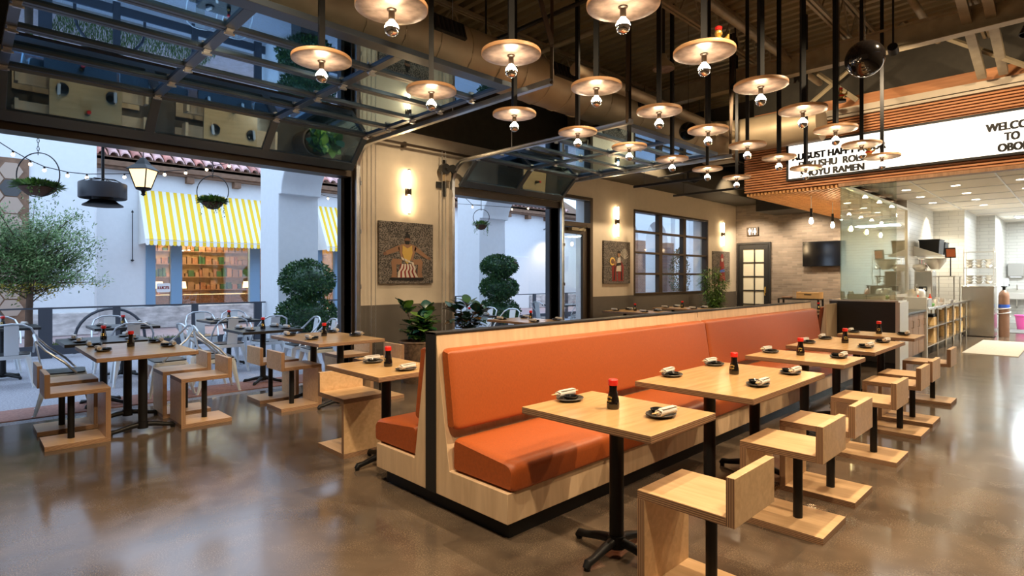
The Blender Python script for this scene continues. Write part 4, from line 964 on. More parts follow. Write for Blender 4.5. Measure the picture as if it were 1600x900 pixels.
# stacks of bamboo steamers and bins on the shelves
def steamer(): 
    bm = NB(); lathe(bm, [(0, 0), (.12, 0), (.125, .004), (.125, .055), (.118, .058), (.115, .04), (0, .04)], 24); return obj('bamboo_steamer', bm, 'bamboo')
ps = steamer(); n = 0
sh = {.18: 'lower shelf', .52: 'upper shelf'}
for z0 in (.521, .181):
    for j, y in enumerate((15.4, 16.3, 17.3)):
        for k in range(4):
            place(ps, (-2.25, y, z0+k*.06), 0, 'round bamboo steamer on the prep table %s, %s stack, %s in its stack' % ('upper shelf' if z0 > .4 else 'lower shelf', ['nearest', 'middle', 'farthest'][j], ['lowest', 'second lowest', 'second highest', 'topmost'][k]), 'steamer', 'bamboo steamers under the prep table')
t = thing('yellow_box', 'tall yellow carton under the near end of the prep table', 'box', (-2.3, 13.9, .181))
bm = NB(); box(bm, -.18, .18, -.24, .24, 0, .30); obj('carton', bm, 'bamboo', t, bevel=.006)
t = thing('yellow_box', 'yellow carton on the upper shelf at the near end of the prep table', 'box', (-2.3, 13.9, .521)); bm = NB(); box(bm, -.18, .18, -.24, .24, 0, .16); obj('carton', bm, 'bamboo', t, bevel=.006)
t = thing('black_tray', 'dark tray on top of the yellow carton', 'tray', (-2.3, 13.9, .682)); bm = NB(); box(bm, -.17, .17, -.23, .23, 0, .05); obj('tray_body', bm, 'black_metal', t, bevel=.006)
t = thing('steel_cabinet', 'stainless steel cabinet block at the end of the prep table', 'cabinet', (-1.92, 18.0, 0))
bm = NB(); box(bm, -.31, .31, 0, .7, .02, 1.22); obj('cabinet_body', bm, 'stainless', t, bevel=.005)
bm = NB(); box(bm, -.32, .32, -.01, .71, 1.221, 1.25); obj('top_lip', bm, 'stainless', t, bevel=.004)
bm = NB(); box(bm, -.28, .28, .03, .67, 0, .02); obj('plinth', bm, 'black_metal', t)
t = thing('gas_cylinder', 'brown gas cylinder with a coiled hose standing beside the steel cabinet', 'gas cylinder', (-1.46, 18.45, 0))
bm = NB(); lathe(bm, [(0, 0), (.10, 0), (.105, .02), (.105, 1.0), (.09, 1.09), (.05, 1.14), (.03, 1.16), (0, 1.16)], 24); obj('tank', bm, 'cylinder_brown', t)
bm = NB(); lathe(bm, [(0, 1.161), (.03, 1.161), (.03, 1.22), (.055, 1.23), (.055, 1.25), (0, 1.25)], 16); obj('valve', bm, 'black_metal', t)
bm = NB(); tube(bm, [(.125*math.cos(a*.5), .125*math.sin(a*.5), .5+.009*a) for a in range(26)], .012, 6); obj('hose', bm, 'white_plastic', t)
bm = NB(); lathe(bm, [(.107, .72), (.111, .72), (.111, .80), (.107, .80)], 24); obj('blue_band', bm, 'blue_plastic', t)
t = thing('hand_sink', 'wall hung steel hand sink on the pale back tile wall', 'sink', (-1.59, 24.19, .78))
bm = NB(); box(bm, -.26, .26, -.40, -.36, .0, .20); box(bm, -.26, .26, -.36, 0, 0, .03); box(bm, -.26, -.23, -.36, 0, .03, .2); box(bm, .23, .26, -.36, 0, .03, .2); box(bm, -.23, .23, -.03, 0, .03, .34); obj('basin', bm, 'stainless_light', t, bevel=.006)
bm = NB(); tube(bm, [(0, -.05, .3), (0, -.08, .42), (0, -.16, .45), (0, -.22, .36)], .014, 10); obj('faucet', bm, 'stainless', t)
bm = NB(); tube(bm, [(0, -.2, 0), (0, -.2, -.22), (0, -.14, -.27), (0, -.02, -.2)], .022, 10); obj('drain_trap', bm, 'stainless', t)
t = thing('towel_dispenser', 'grey paper towel dispenser on the back tile wall above the sink', 'dispenser', (-1.62, 24.19, 1.5))
bm = NB(); box(bm, -.2, .2, -.14, 0, 0, .42); obj('housing', bm, 'vent_grey', t, bevel=.02)
bm = NB(); box(bm, -.14, .14, -.12, -.03, -.03, .0); obj('towel', bm, 'white_plastic', t)
t = thing('soap_dispenser', 'white soap dispenser on the tile wall left of the sink', 'soap dispenser', (-1.86+.07, 23.55, 1.18)); bm = NB(); box(bm, -.07, .04, -.06, .06, 0, .26); obj('housing', bm, 'white_plastic', t, bevel=.02); bm = NB(); box(bm, .04, .06, -.03, .03, .02, .08); obj('push_bar', bm, 'black_metal', t)
t = thing('waste_bin', 'pink plastic bin on the floor under the sink', 'bin', (-1.22, 21.6, 0))
bm = NB(); lathe(bm, [(0, 0), (.19, 0), (.23, .36), (.25, .37), (.25, .40), (.235, .40), (.22, .36), (.18, .02), (0, .02)], 28, sx=1.1); obj('bin_body', bm, 'pink_plastic', t)
bm = NB(); box(bm, -1.55, -.6, 19.9, 21.2, 0.001, .012); tag(obj('floor_mat', bm, 'mat_grey'), 'dark grey floor mat before the pink bin', 'mat')
bm = NB(); box(bm, -1.72, -.90, 13.9, 17.1, 0.001, .010); m_ = tag(obj('floor_mat', bm, 'mat_beige'), 'large beige perforated floor mat in the kitchen aisle', 'mat')
# shelf with totes on the far tile wall
t = thing('wall_shelf', 'stainless wall shelf with slanted side gussets on the warm tile wall', 'shelf', (-2.93, 16.3, 1.98))
bm = NB(); box(bm, .001, .55, 0, 1.5, 0, .02); obj('shelf_board', bm, 'stainless_light', t)
for y in (.0, 1.48): bm = NB(); prism(bm, [(.001, .02), (.54, .02), (.001, .24)], 'Y', y, y+.015); obj('side_gusset', bm, 'stainless_light', t)
for (y, w_, d_, h_, lb) in ((16.72, .40, .62, .34, 'large black tote on the wall shelf, nearer one'), (17.42, .40, .5, .30, 'smaller dark tote on the wall shelf, farther one')):
    t = thing('storage_tote', lb, 'tote', (-2.64, y, 2.001)); bm = NB(); prism(bm, [(-w_/2+.02, 0), (w_/2-.02, 0), (w_/2, h_), (-w_/2, h_)], 'Y', -d_/2, d_/2); obj('tote_body', bm, 'black_metal', t, bevel=.01)
    bm = NB(); box(bm, -w_/2-.01, w_/2+.01, -d_/2-.01, d_/2+.01, h_, h_+.03); obj('lid', bm, 'dark_metal', t, bevel=.005)
t = thing('steel_wall_cabinet', 'steel cabinet on the right kitchen wall, reflected in the kitchen glass', 'cabinet', (.8, 16.0, 1.7))
bm = NB(); box(bm, -.35, -.001, 0, 2.6, 0, .7); obj('cabinet_body', bm, 'stainless_light', t, bevel=.01)
for k in range(3): bm = NB(); box(bm, -.37, -.351, .02+.86*k, .86*k+.84, .02, .68); obj('door', bm, 'stainless', t, bevel=.003)
# machines on the prep table
t = thing('rice_machine', 'tall stainless machine with a hopper on the prep table', 'machine', (-2.62, 15.9, .901))
bm = NB(); box(bm, -.18, .16, -.25, .25, 0, .72); obj('housing', bm, 'stainless', t, bevel=.02)
bm = NB(); lathe(bm, [(0, .75), (.08, .75), (.20, .92), (.205, .98), (.19, .98), (.07, .78)], 24, (.18, -.02, 0)); obj('hopper', bm, 'stainless_light', t)
bm = NB(); box(bm, -.05, .42, -.22, .22, .985, 1.0); obj('hopper_tray', bm, 'stainless_light', t)
bm = NB(); box(bm, -.12, .06, -.29, -.25, .25, .36); obj('control_box', bm, 'black_metal', t); bm = NB(); box(bm, .0, .05, -.295, -.291, .28, .33); obj('control_label', bm, 'white_plastic', t)
bm = NB(); lathe(bm, [(0, .72), (.1, .72), (.15, .80), (.13, .86), (0, .88)], 20, (-.1, -.05, 0)); obj('steel_bowl', bm, 'stainless_light', t)
t = thing('order_screen', 'small tilted screen with an orange face above the prep table', 'screen', (-2.22, 16.3, 1.92)); M = Matrix.Rotation(.35, 4, 'X'); bm = NB(); box(bm, -.10, .10, -.015, .015, 0, .24, 0, M); obj('screen_case', bm, 'black_metal', t, bevel=.004); bm = NB(); box(bm, -.07, .09, -.019, -.016, .03, .22, 0, M); obj('screen_face', bm, 'orange_vinyl', t); bm = NB(); cyl(bm, (0, 0, -.42), (0, 0, .02), .012, seg=8); obj('stand', bm, 'black_metal', t)
t = thing('overshelf', 'raised steel shelf standing on the far half of the prep table', 'shelf', (-2.35, 16.7, .901))
bm = NB(); box(bm, -.25, .22, -.4, .5, .58, .60); obj('shelf_board', bm, 'stainless', t)
for x in (-.22, .19):
    for y in (-.37, .47): bm = NB(); cyl(bm, (x, y, 0), (x, y, .58), .014, seg=8); obj('leg', bm, 'stainless', t)
t = thing('wire_rack', 'chrome wire rack full of bowls above the steel cabinet', 'rack', (-1.92, 18.4, 1.251))
for z in (.05, .45, .85): bm = NB(); box(bm, -.3, .3, -.25, .25, z, z+.012); obj('rack_shelf', bm, 'stainless_light', t)
for x in (-.29, .29):
    for y in (-.24, .24): bm = NB(); cyl(bm, (x, y, 0), (x, y, .95), .01, seg=8); obj('leg', bm, 'stainless_light', t)
bm = NB(); lathe(bm, [(0, 0), (.04, 0), (.085, .06), (.09, .065), (.08, .065), (.04, .01), (0, .01)], 20); pmb = obj('mixing_bowl', bm, 'stainless_light')
k = 0
for zz, nm in ((.063, 'lower'), (.463, 'middle')):
    for i, x in enumerate((-.18, 0.0, .18)):
        for j in range(3):
            place(pmb, (-1.92+x, 18.3, 1.251+zz+j*.07), 0, 'steel mixing bowl on the wire rack %s shelf, %s pile, %s' % (nm, ['left', 'middle', 'right'][i], ['bottom', 'centre', 'top'][j]), 'bowl', 'steel bowls on the wire rack')
# jars, bottles and tubs on the counters
bm = NB(); lathe(bm, [(0, 0), (.045, 0), (.05, .01), (.05, .10), (.04, .12), (.04, .13), (0, .13)], 20); pjar = obj('glass_jar', bm, 'stainless_light')
bm = NB(); lathe(bm, [(0, 0), (.04, 0), (.075, .05), (.08, .055), (.07, .055), (.036, .012), (0, .012)], 20); pwb = obj('serving_bowl', bm, 'white_plastic')
bm = NB(); lathe(bm, [(0, 0), (.03, 0), (.032, .02), (.032, .14), (.012, .18), (.012, .22), (0, .22)], 16); psq = obj('squeeze_bottle', bm, 'red_food')
bm = NB(); prism(bm, [(-.10, 0), (.10, 0), (.12, .09), (.115, .09), (.095, .01), (-.095, .01), (-.115, .09), (-.12, .09)], 'Y', -.14, .14); ptub = obj('steel_tub', bm, 'stainless')
bm = NB(); ball(bm, (0, 0, .035), .06, 12, sz=.6); pgr = obj('greens_heap', bm, 'green_food')
items = [(pjar, 'silver jar', 'jar'), (pwb, 'white serving bowl', 'bowl'), (psq, 'red squeeze bottle', 'bottle'), (ptub, 'steel food tub', 'tub'), (pgr, 'heap of green vegetables', 'food')]
cnt = 0
rowname = {'a': 'the dark host counter', 'b': 'the ledge behind the walnut counter', 'c': 'the prep table'}
seq = {'a': 'leftmost,second from left,third from left,fourth from left,fifth from left,sixth from left,rightmost'.split(','), 'c': 'nearest,second,third,fourth,fifth,sixth,seventh,eighth,ninth,tenth,eleventh,farthest'.split(',')}
for i, x in enumerate((-2.85, -2.73, -2.60, -2.46, -2.34, -2.24, -2.15)):
    it = items[(0, 3, 1, 3, 4, 0, 1)[i]]; place(it[0], (x, 10.92, 1.096), 0 if it[0] is not ptub else PI/2, '%s on the dark host counter behind the glass, %s' % (it[1], seq['a'][i]), it[2], 'dishes on the host counter')
for i in range(12):
    it = items[(2, 4, 1, 0, 3, 1, 2, 0, 1, 3, 0, 1)[i]]; place(it[0], (-2.25+(.1 if i % 2 else -.08), 13.38+.2*i+(.55 if i > 10 else 0), .901), 0, '%s on the prep table, %s in the row' % (it[1], seq['c'][i]), it[2], 'things along the prep table')
bm = NB(); lathe(bm, [(0, 0), (.16, 0), (.17, .02), (.16, .30), (.12, .34), (0, .36)], 24, (-2.3, 14.98+.0, .901)); 
t = thing('rice_cooker', 'round steel rice cooker with a handle on the prep table', 'rice cooker', (-2.62, 14.9, .901))
bm.free(); bm = NB(); lathe(bm, [(0, 0), (.15, 0), (.165, .02), (.16, .26), (.12, .31), (0, .33)], 24); obj('cooker_body', bm, 'stainless_light', t); bm = NB(); tube(bm, [(0, -.14, .26), (0, -.12, .40), (0, .12, .40), (0, .14, .26)], .012, 8); obj('handle', bm, 'stainless', t)
t = thing('utensil_hooks', 'row of hanging ladles and tongs on the kitchen tile wall', 'utensils', (-2.92, 17.2, 1.9))
bm = NB(); box(bm, .0, .012, -.5, .5, 0, .03); obj('rail', bm, 'stainless', t)
for k in range(7): bm = NB(); y = -.45+.15*k; cyl(bm, (.03, y, .01), (.03, y, -.3-.06*(k % 3)), .007, seg=6); ball(bm, (.04, y, -.33-.06*(k % 3)), .04, 10); obj('ladle', bm, ['brown_timber', 'stainless', 'red_plastic'][k % 3], t)
# kitchen lights
tdl = thing('recessed_downlight', '', 'downlight', group='recessed downlights in the kitchen ceiling')
bm = NB(); lathe(bm, [(.075, -.003), (.10, -.003), (.10, .0), (.075, .0)], 28); obj('trim_ring', bm, 'white_plastic', tdl)
bm = NB(); lathe(bm, [(0, -.001), (.075, -.001), (.075, -.0025), (0, -.0025)], 28); obj('lens', bm, 'downlight_glow', tdl)
n = 0
for i, x in enumerate((-2.6, -1.8, -.85, 0.3)):
    for j, y in enumerate((11.1, 12.4, 13.8, 15.2, 16.6, 18.0)):
        if i == 0 and j == 5: continue
        first_or_dup(tdl, (x, y, KC-.001), 0, 'recessed downlight in the kitchen ceiling, %s column, %s from the camera' % (['leftmost', 'second', 'third', 'rightmost'][i], ['nearest', 'second', 'third', 'fourth', 'fifth', 'farthest'][j]))
for i, (x, y) in enumerate(((-2.62, 17.9), (-1.2, 12.4), (-1.2, 15.4), (-.6, 18.5), (1.0, 14.0))):
    lamp('downlight_beam', 'SPOT', (x, y, KC-.05), 420 if i else 260, (1.0, .87, .66), (x, y, 0), spot_size=math.radians(120), spot_blend=.8, shadow_soft_size=.08)
tp = thing('troffer_light', 'bright fluorescent ceiling panel before the back tile wall', 'ceiling light', (-.9, 22.0, KC-.03))
bm = NB(); box(bm, -.62, .62, -.32, .32, 0, .028); obj('housing', bm, 'white_plastic', tp); bm = NB(); box(bm, -.58, .58, -.28, .28, -.004, -.0005); obj('diffuser', bm, 'fluorescent_glow', tp)
tp2 = dup(tp, (-.1, 18.6, KC-.03), label='bright fluorescent ceiling panel deeper to the right in the kitchen')
lamp('troffer_beam', 'AREA', (-.9, 22.0, KC-.06), 150, (.82, .93, 1.0), (-.9, 22.0, 0), shape='RECTANGLE', size=1.2, size_y=.6)
lamp('troffer_beam', 'AREA', (-.1, 18.6, KC-.06), 160, (.82, .93, 1.0), (-.1, 18.6, 0), shape='RECTANGLE', size=1.2, size_y=.6)
# bare spots without fixtures, added to brighten the brick wall
for x in (-6.9, -5.4, -4.0): lamp('brick_wash_fill', 'SPOT', (x, 15.7, 2.9 if x > -4.4 else 3.2), 220, (1.0, .82, .6), (x, 16.8, 1.9), spot_size=math.radians(100), spot_blend=.7, shadow_soft_size=.05)

# ================================================================== MARQUEE SIGN
t = thing('marquee_sign', 'long lit white letter board sign on the slatted soffit', 'sign', (-3.75, 10.58, 3.17))
bm = NB(); X1 = 3.9; W_ = 6.6
box(bm, 0, W_, -.10, 0, 0, .035); box(bm, 0, W_, -.10, 0, .615, .65); box(bm, 0, .035, -.10, 0, .035, .615); box(bm, W_-.035, W_, -.10, 0, .035, .615)
obj('frame', bm, 'black_metal', t)
bm = NB(); box(bm, .036, W_-.036, -.085, -.001, .036, .614); bd_ = obj('lit_panel', bm, 'sign_glow', t)
RX = Matrix.Rotation(PI/2, 4, 'X')
for s, x0, zb, wd in (('AUGUST HAPPY HOUR', -3.66, 3.515, 1.42), ('FUKUSHU  ROLL', -3.55, 3.365, 1.03), ('SHOYU RAMEN', -3.52, 3.215, .98), ('WELCOME', -1.03, 3.535, .62), ('TO', -.83, 3.385, .17), ('OBON', -.90, 3.235, .36)):
    textobj(s, .155, wd, 'black_metal', Matrix.Translation((x0+3.75, -.088, zb-3.17)) @ RX, t, 'lettering', .001)

# ================================================================== HANGING ORNAMENTS
for (x, y, z, r, zt, lb) in ((-1.45, 6.0, 3.49, .165, HR-.02, 'large dark mirror ball hanging before the soffit'), (-4.3, 8.0, 3.71, .14, HR-.02, 'second dark mirror ball farther left among the lamps')):
    t = thing('mirror_ball', lb, 'globe', (x, y, z)); bm = NB(); ball(bm, (0, 0, 0), r, 40, rings=24); obj('globe', bm, 'chrome_dark', t); bm = NB(); cyl(bm, (0, 0, r-.005), (0, 0, zt-z), .003, seg=6); obj('wire', bm, 'black_metal', t)
def trinket(x, y, z, lb, s=1.0):
    t = thing('perched_ornament', lb, 'ornament', (x, y, z))
    bm = NB(); ball(bm, (0, 0, .05*s), .045*s, 14); ball(bm, (0, 0, .12*s), .028*s, 12); obj('body', bm, 'gold', t)
    bm = NB(); tube(bm, [(.03*s, 0, .05*s), (.07*s, 0, .07*s), (.085*s, 0, .12*s)], .012*s, 8, radii=[.02*s, .015*s, .006*s]); obj('tail', bm, 'gold', t)
    bm = NB(); lathe(bm, [(0, .145*s), (.022*s, .145*s), (.026*s, .165*s), (0, .18*s)], 14); obj('red_cap', bm, 'red_plastic', t); bm = NB(); lathe(bm, [(.046*s, .04*s), (.049*s, .05*s), (.046*s, .06*s)], 14); obj('sash', bm, 'red_plastic', t)
trinket(-1.98+.10, 3.94, ZD+.0125, 'gold and red ornament standing on top of the disc lamp, second of the right column')
trinket(-1.95-.13, 8.8, ZD+.0125, 'gold ornament standing on the farthest disc lamp of the right column', .9)
trinket(-2.2, 8.0, 3.72, 'small red and gold ornament perched high among the roof pipes', .9)
bm = NB(); cyl(bm, (-2.2, 8.0, 3.69), (-2.2, 8.0, 3.72), .06, seg=16); cyl(bm, (-2.2, 7.93, 3.69), (-2.2, 7.93, HR-.02), .004, seg=6); tag(obj('hanging_perch', bm, 'dark_metal'), 'small dark hanging plate under the high ornament', 'perch')
t = thing('bell_lamp', 'small pale bell shaped fixture high behind the disc lamps', 'ceiling light', (-3.84, 6.5, 4.15)); bm = NB(); lathe(bm, [(.14, 0), (.13, .05), (.06, .12), (.03, .2), (0, .2)], 24); obj('shade', bm, 'joist_paint', t); bm = NB(); lathe(bm, [(0, -.002), (.135, -.002), (.135, .004), (0, .004)], 24); obj('lens', bm, 'copper_leaf', t); bm = NB(); cyl(bm, (0, 0, .19), (0, 0, HR-4.17), .02, seg=10); obj('stem', bm, 'dark_metal', t)

# ================================================================== INDOOR PLANTS
def woven_basket(t, r, h):
    bm = NB(); rows = int(h/.028); n = 40
    prev = None
    for i in range(rows+1):
        z = h*i/rows; row = [bm.verts.new(((r*(.88+.14*z/h)+(.010 if (i+k) % 2 else -.004))*math.cos(2*PI*k/n), (r*(.88+.14*z/h)+(.010 if (i+k) % 2 else -.004))*math.sin(2*PI*k/n), z)) for k in range(n)]
        if prev:
            for k in range(n): bm.faces.new((prev[k], prev[(k+1) % n], row[(k+1) % n], row[k]))
        prev = row
    bm.faces.new([bm.verts.new((.8*r*math.cos(2*PI*k/24), .8*r*math.sin(2*PI*k/24), h-.06)) for k in range(24)])
    o = obj('woven_basket', bm, 'wicker', t)
    bm = NB(); tube(bm, [(r*1.01*math.cos(2*PI*k/32), r*1.01*math.sin(2*PI*k/32), h) for k in range(32)], .018, 8, closed=True); obj('basket_rim', bm, 'wicker', t)
def fiddle_plant(x, y, label, mats, h0, h1, spread, n, seed, L0=.20):
    rr = random.Random(seed)
    t = thing('fiddle_leaf_plant', label, 'potted plant', (x, y, 0))
    woven_basket(t, .25, .56)
    bm = NB()
    stems = []
    for k in range(5):
        a = rr.uniform(0, 6.28); top = Vector((math.cos(a)*spread*.5, math.sin(a)*spread*.5, h1-rr.uniform(.05, .25)))
        tube(bm, [(math.cos(a)*.05, math.sin(a)*.05, .5), (math.cos(a)*.08, math.sin(a)*.08, .8), top], .009, 6); stems.append((Vector((math.cos(a)*.05, math.sin(a)*.05, .5)), top))
    obj('stems', bm, 'bark', t)
    bm = NB()
    for i in range(n):
        s, e = stems[i % 5]; u = rr.uniform(.15, 1.05); p = s.lerp(e, u); a = rr.uniform(0, 6.28)
        d = Vector((math.cos(a), math.sin(a), rr.uniform(-.1, .9) if u < .9 else rr.uniform(.6, 1.8)))
        leaf(bm, p, d, (0, 0, 1), rr.uniform(L0*.8, L0*1.35), rr.uniform(.11, .16), rr.randrange(len(mats)), .12, 6)
    obj('leaves', bm, mats, t)
fiddle_plant(-6.62, 4.62, 'fiddle leaf plant in a wicker basket below the sumo painting', ['leaf_glossy', 'leaf_teal', 'leaf_glossy', 'leaf_bright'], .6, 1.10, .34, 170, 3, .17)
fiddle_plant(-6.75, 5.62, 'darker bronze-leaved plant at the left jamb of the farther garage door', ['leaf_dark', 'leaf_brown', 'leaf_dark', 'leaf_teal'], .6, 1.12, .46, 130, 9, .18)
t = thing('bamboo_plant', 'tall bushy bamboo plant in front of the gridded window corner', 'potted plant', (-6.8, 14.0, 0))
bm = NB(); lathe(bm, [(0, 0), (.16, 0), (.2, .35), (.21, .36), (.19, .36), (.17, .3), (0, .3)], 24); obj('pot', bm, 'dark_metal', t)
bm = NB(); bl = NB(); rr = random.Random(5)
for k in range(16):
    a = rr.uniform(0, 6.28); r_ = rr.uniform(.02, .1); h = rr.uniform(1.1, 1.75); top = (math.cos(a)*(r_+.22*rr.random()), math.sin(a)*(r_+.22*rr.random()), h)
    tube(bm, [(math.cos(a)*r_, math.sin(a)*r_, .3), top], .006, 5)
    for j in range(170):
        u = rr.uniform(.02, 1); p = Vector((math.cos(a)*r_, math.sin(a)*r_, .3)).lerp(Vector(top), u); b_ = rr.uniform(0, 6.28)
        leaf(bl, p+Vector((math.cos(b_), math.sin(b_), 0))*rr.uniform(0, .15), (math.cos(b_), math.sin(b_), rr.uniform(-.8, .6)), (0, 0, 1), rr.uniform(.08, .17), .030, j % 3, .1)
obj('stems', bm, 'leaf_green', t); obj('leaves', bl, ['leaf_bright', 'leaf_green', 'leaf_bright'], t)

# ================================================================== THE PATIO
bm = NB(); box(bm, -14.1, XW-.001, -14, 34, -.14, -.015); struct('ground_patio', bm, 'patio_ground')
bm = NB(); box(bm, -8.35, XW-.24, -14, 34, -.015, -.004); struct('ground_threshold_band', bm, 'brick_red_paving')
bm = NB(); box(bm, -14.25, -14.1, -14, 34, -.14, .06); struct('ground_kerb', bm, 'kerb')
bm = NB(); box(bm, -40, -14.25, -20, 60, -.14, -.03); struct('ground_street', bm, 'far_paving')
bm = NB(); box(bm, -15.6, -14.3, 1.6, 4.2, -.03, .02); rr = random.Random(2)
gr = NB()
for k in range(2600):
    leaf(gr, (rr.uniform(-15.6, -14.3), rr.uniform(1.4, 4.4), -.02), (rr.uniform(-.3, .3), rr.uniform(-.3, .3), 1), (1, 0, 0), rr.uniform(.06, .14), .012)
bm.free(); tag(obj('grass_strip', gr, 'grass'), 'strip of green grass between the patio kerb and the street', 'grass', kind='stuff')
bm = NB(); box(bm, XW-.44, XW-.22, -14, .14, -.1, 7); box(bm, XW-.44, XW-.22, 4.11, 5.89, -.1, 7); box(bm, XW-.44, XW-.22, 9.72, 11.31, -.1, 7); box(bm, XW-.44, XW-.22, 11.31, 15, -.1, 1.05); box(bm, XW-.44, XW-.22, 11.31, 15, 3.07, 7); box(bm, XW-.44, XW-.22, 15, 34, -.1, 7)
box(bm, XW-.44, XW-.22, .14, 4.11, 3.05, 7); box(bm, XW-.44, XW-.22, 5.89, 9.72, 3.17, 7)
struct('wall_outside', bm, 'white_stucco')
# columns with arches crossing the patio
def arch(y0, y1, z1, label, xr=-12.6, dy=0):
    t = thing('patio_arch', label, 'arch', (xr, y0, 0))
    bm = NB()
    pts = [(-1.05, -.1), (0, -.1), (0, z1-.38), (.14, z1-.38), (.14, z1-.36)]
    pts += [(.14+.95*(1-math.cos(a*PI/20)), z1-.36+.75*math.sin(a*PI/20)) for a in range(1, 11)]
    pts += [(4.65, z1+.39), (4.65, 5.6), (-1.05, 5.6)]
    prism(bm, pts, 'Y', 0, y1-y0); obj('arch_wall', bm, 'white_stucco', t, bevel=.02)
    return t
arch(5.07, 6.0, 3.70, 'white stucco column and arch crossing the patio behind the nearer topiary')
arch(11.0, 12.05, 3.60, 'white stucco column and arch seen through the farther garage door')
arch(17.2, 18.2, 3.60, 'third white stucco column farther along the patio')
def iron_fence(ya, yb, posts, label, x=-13.3):
    t = thing('patio_fence', label, 'fence', (x, ya, 0)); 
    bm = NB(); box(bm, -.02, .02, 0, yb-ya, .885, .915); obj('top_rail', bm, 'fence_steel', t)
    bm = NB(); box(bm, -.015, .015, 0, yb-ya, .04, .22); obj('kick_panel', bm, 'fence_steel', t)
    for p, w_ in posts: bm = NB(); box(bm, -.03, .03, p-ya-w_/2, p-ya+w_/2, -.015, .916); obj('post', bm, 'fence_steel', t)
iron_fence(-3.0, 5.05, [(-1.5, .1), (-.2, .1), (1.12, .2), (2.2, .12), (3.58, .12), (4.88, .16)], 'dark steel patio fence left of the white column')
iron_fence(6.02, 10.95, [(7.5, .12), (9.0, .12), (10.6, .12)], 'dark steel patio fence between the two arches')
iron_fence(12.1, 17.15, [(12.4, .1), (14.1, .12), (15.8, .12)], 'dark steel patio fence beyond the second arch')
for (x, y, r, h, lb) in ((-13.75, 2.18, .58, .84, 'dark arched bicycle hoop behind the fence on the left'), (-13.7, 12.9, .42, .84, 'dark arched bicycle hoop seen beyond the farther topiary')):
    bm = NB(); tube(bm, [(x, y-r, -.02)]+[(x, y-r*math.cos(a*PI/16), h-r+r*math.sin(a*PI/16)) for a in range(17)]+[(x, y+r, -.02)], .028, 10); tag(obj('bicycle_hoop', bm, 'fence_steel'), lb, 'bicycle rack')
# overhead beam carrying baskets, heater and lantern
bm = NB(); box(bm, -9.05, -8.95, -4, 5.06, 4.72, 4.84); 
tag(obj('overhead_beam', bm, 'fence_steel'), 'steel beam over the patio from which baskets and lantern hang', 'beam')
bm = NB(); box(bm, -9.05, -8.95, 6.01, 10.99, 4.72, 4.84); tag(obj('overhead_beam', bm, 'fence_steel'), 'steel beam over the patio between the two arches', 'beam')
def basket(y, R_, zt, zb, rd, lb, seed, n=420):
    rr = random.Random(seed); t = thing('hanging_planter', lb, 'hanging planter', (-9.0, y, 4.72))
    o4 = 4.72
    bm = NB(); c = zt-R_; d = Vector((.72, .70, 0))
    tube(bm, [(d.x*R_*math.cos(a*PI/20), d.y*R_*math.cos(a*PI/20), c-o4+R_*math.sin(a*PI/20)) for a in range(40)], .007, 6, closed=True); obj('hoop', bm, 'dark_metal', t)
    bm = NB(); z = zt-o4; k = 0
    while z < -.01:
        a = (k % 2)*PI/2; tube(bm, [(.012*math.cos(u*PI/3)*math.cos(a), .012*math.cos(u*PI/3)*math.sin(a), z+.03*math.sin(u*PI/3)) for u in range(6)], .004, 4, closed=True); z += .05; k += 1
    obj('chain', bm, 'dark_metal', t)
    bm = NB(); lathe(bm, [(0, -.10), (rd*.5, -.085), (rd*.85, -.04), (rd, 0), (rd*.93, .01), (0, .01)], 24, (0, 0, zb-o4)); obj('bowl', bm, 'terracotta', t)
    bm = NB()
    for i in range(n):
        a = rr.uniform(0, 6.28); q = rr.uniform(0, 1)**.5; p = Vector((math.cos(a)*rd*q*1.1, math.sin(a)*rd*q*1.1, zb-o4+.01+.05*(1-q)))
        leaf(bm, p, (math.cos(a)*.8, math.sin(a)*.8, rr.uniform(-.3, 1)), (0, 0, 1), rr.uniform(.05, .11), .028, i % 2)
    for s in range(14):
        a = rr.uniform(0, 6.28); ln = rr.uniform(.05, .22)
        for j in range(int(ln/.018)): leaf(bm, (math.cos(a)*rd*1.05+rr.uniform(-.01, .01), math.sin(a)*rd*1.05+rr.uniform(-.01, .01), zb-o4-.018*j), (rr.uniform(-1, 1), rr.uniform(-1, 1), -.5), (0, 0, 1), .035, .018, j % 2)
    obj('trailing_leaves', bm, ['leaf_green', 'leaf_bright'], t)
basket(.69, .27, 2.99, 2.56, .19, 'hanging planter hoop with trailing leaves at the far left', 1, 1100)
basket(2.66, .235, 2.96, 2.56, .14, 'hanging planter hoop before the yellow awning', 2, 1000)
basket(7.9, .17, 2.91, 2.57, .13, 'hanging planter hoop seen through the farther garage door', 3, 260)
t = thing('hanging_heater', 'black round patio heater hanging on a pole', 'patio heater', (-9.0, 1.34, 4.72)); q = -4.72
bm = NB(); cyl(bm, (0, 0, 2.72+q), (0, 0, -.001), .018, seg=12); obj('pole', bm, 'black_metal', t)
bm = NB(); lathe(bm, [(0, 2.70), (.20, 2.70), (.262, 2.69), (.265, 2.68), (.265, 2.50), (.255, 2.49), (.25, 2.5), (.25, 2.66), (0, 2.67)], 36, (0, 0, q)); obj('drum', bm, 'fence_steel', t)
bm = NB(); lathe(bm, [(0, 2.47), (.14, 2.47), (.17, 2.44), (.22, 2.41), (.225, 2.395), (.14, 2.385), (0, 2.38)], 36, (0, 0, q)); obj('reflector_dish', bm, 'black_metal', t)
bm = NB(); lathe(bm, [(0, 2.51), (.12, 2.51), (.12, 2.46), (0, 2.46)], 24, (0, 0, q)); obj('burner', bm, 'dark_metal', t)
bm = NB()
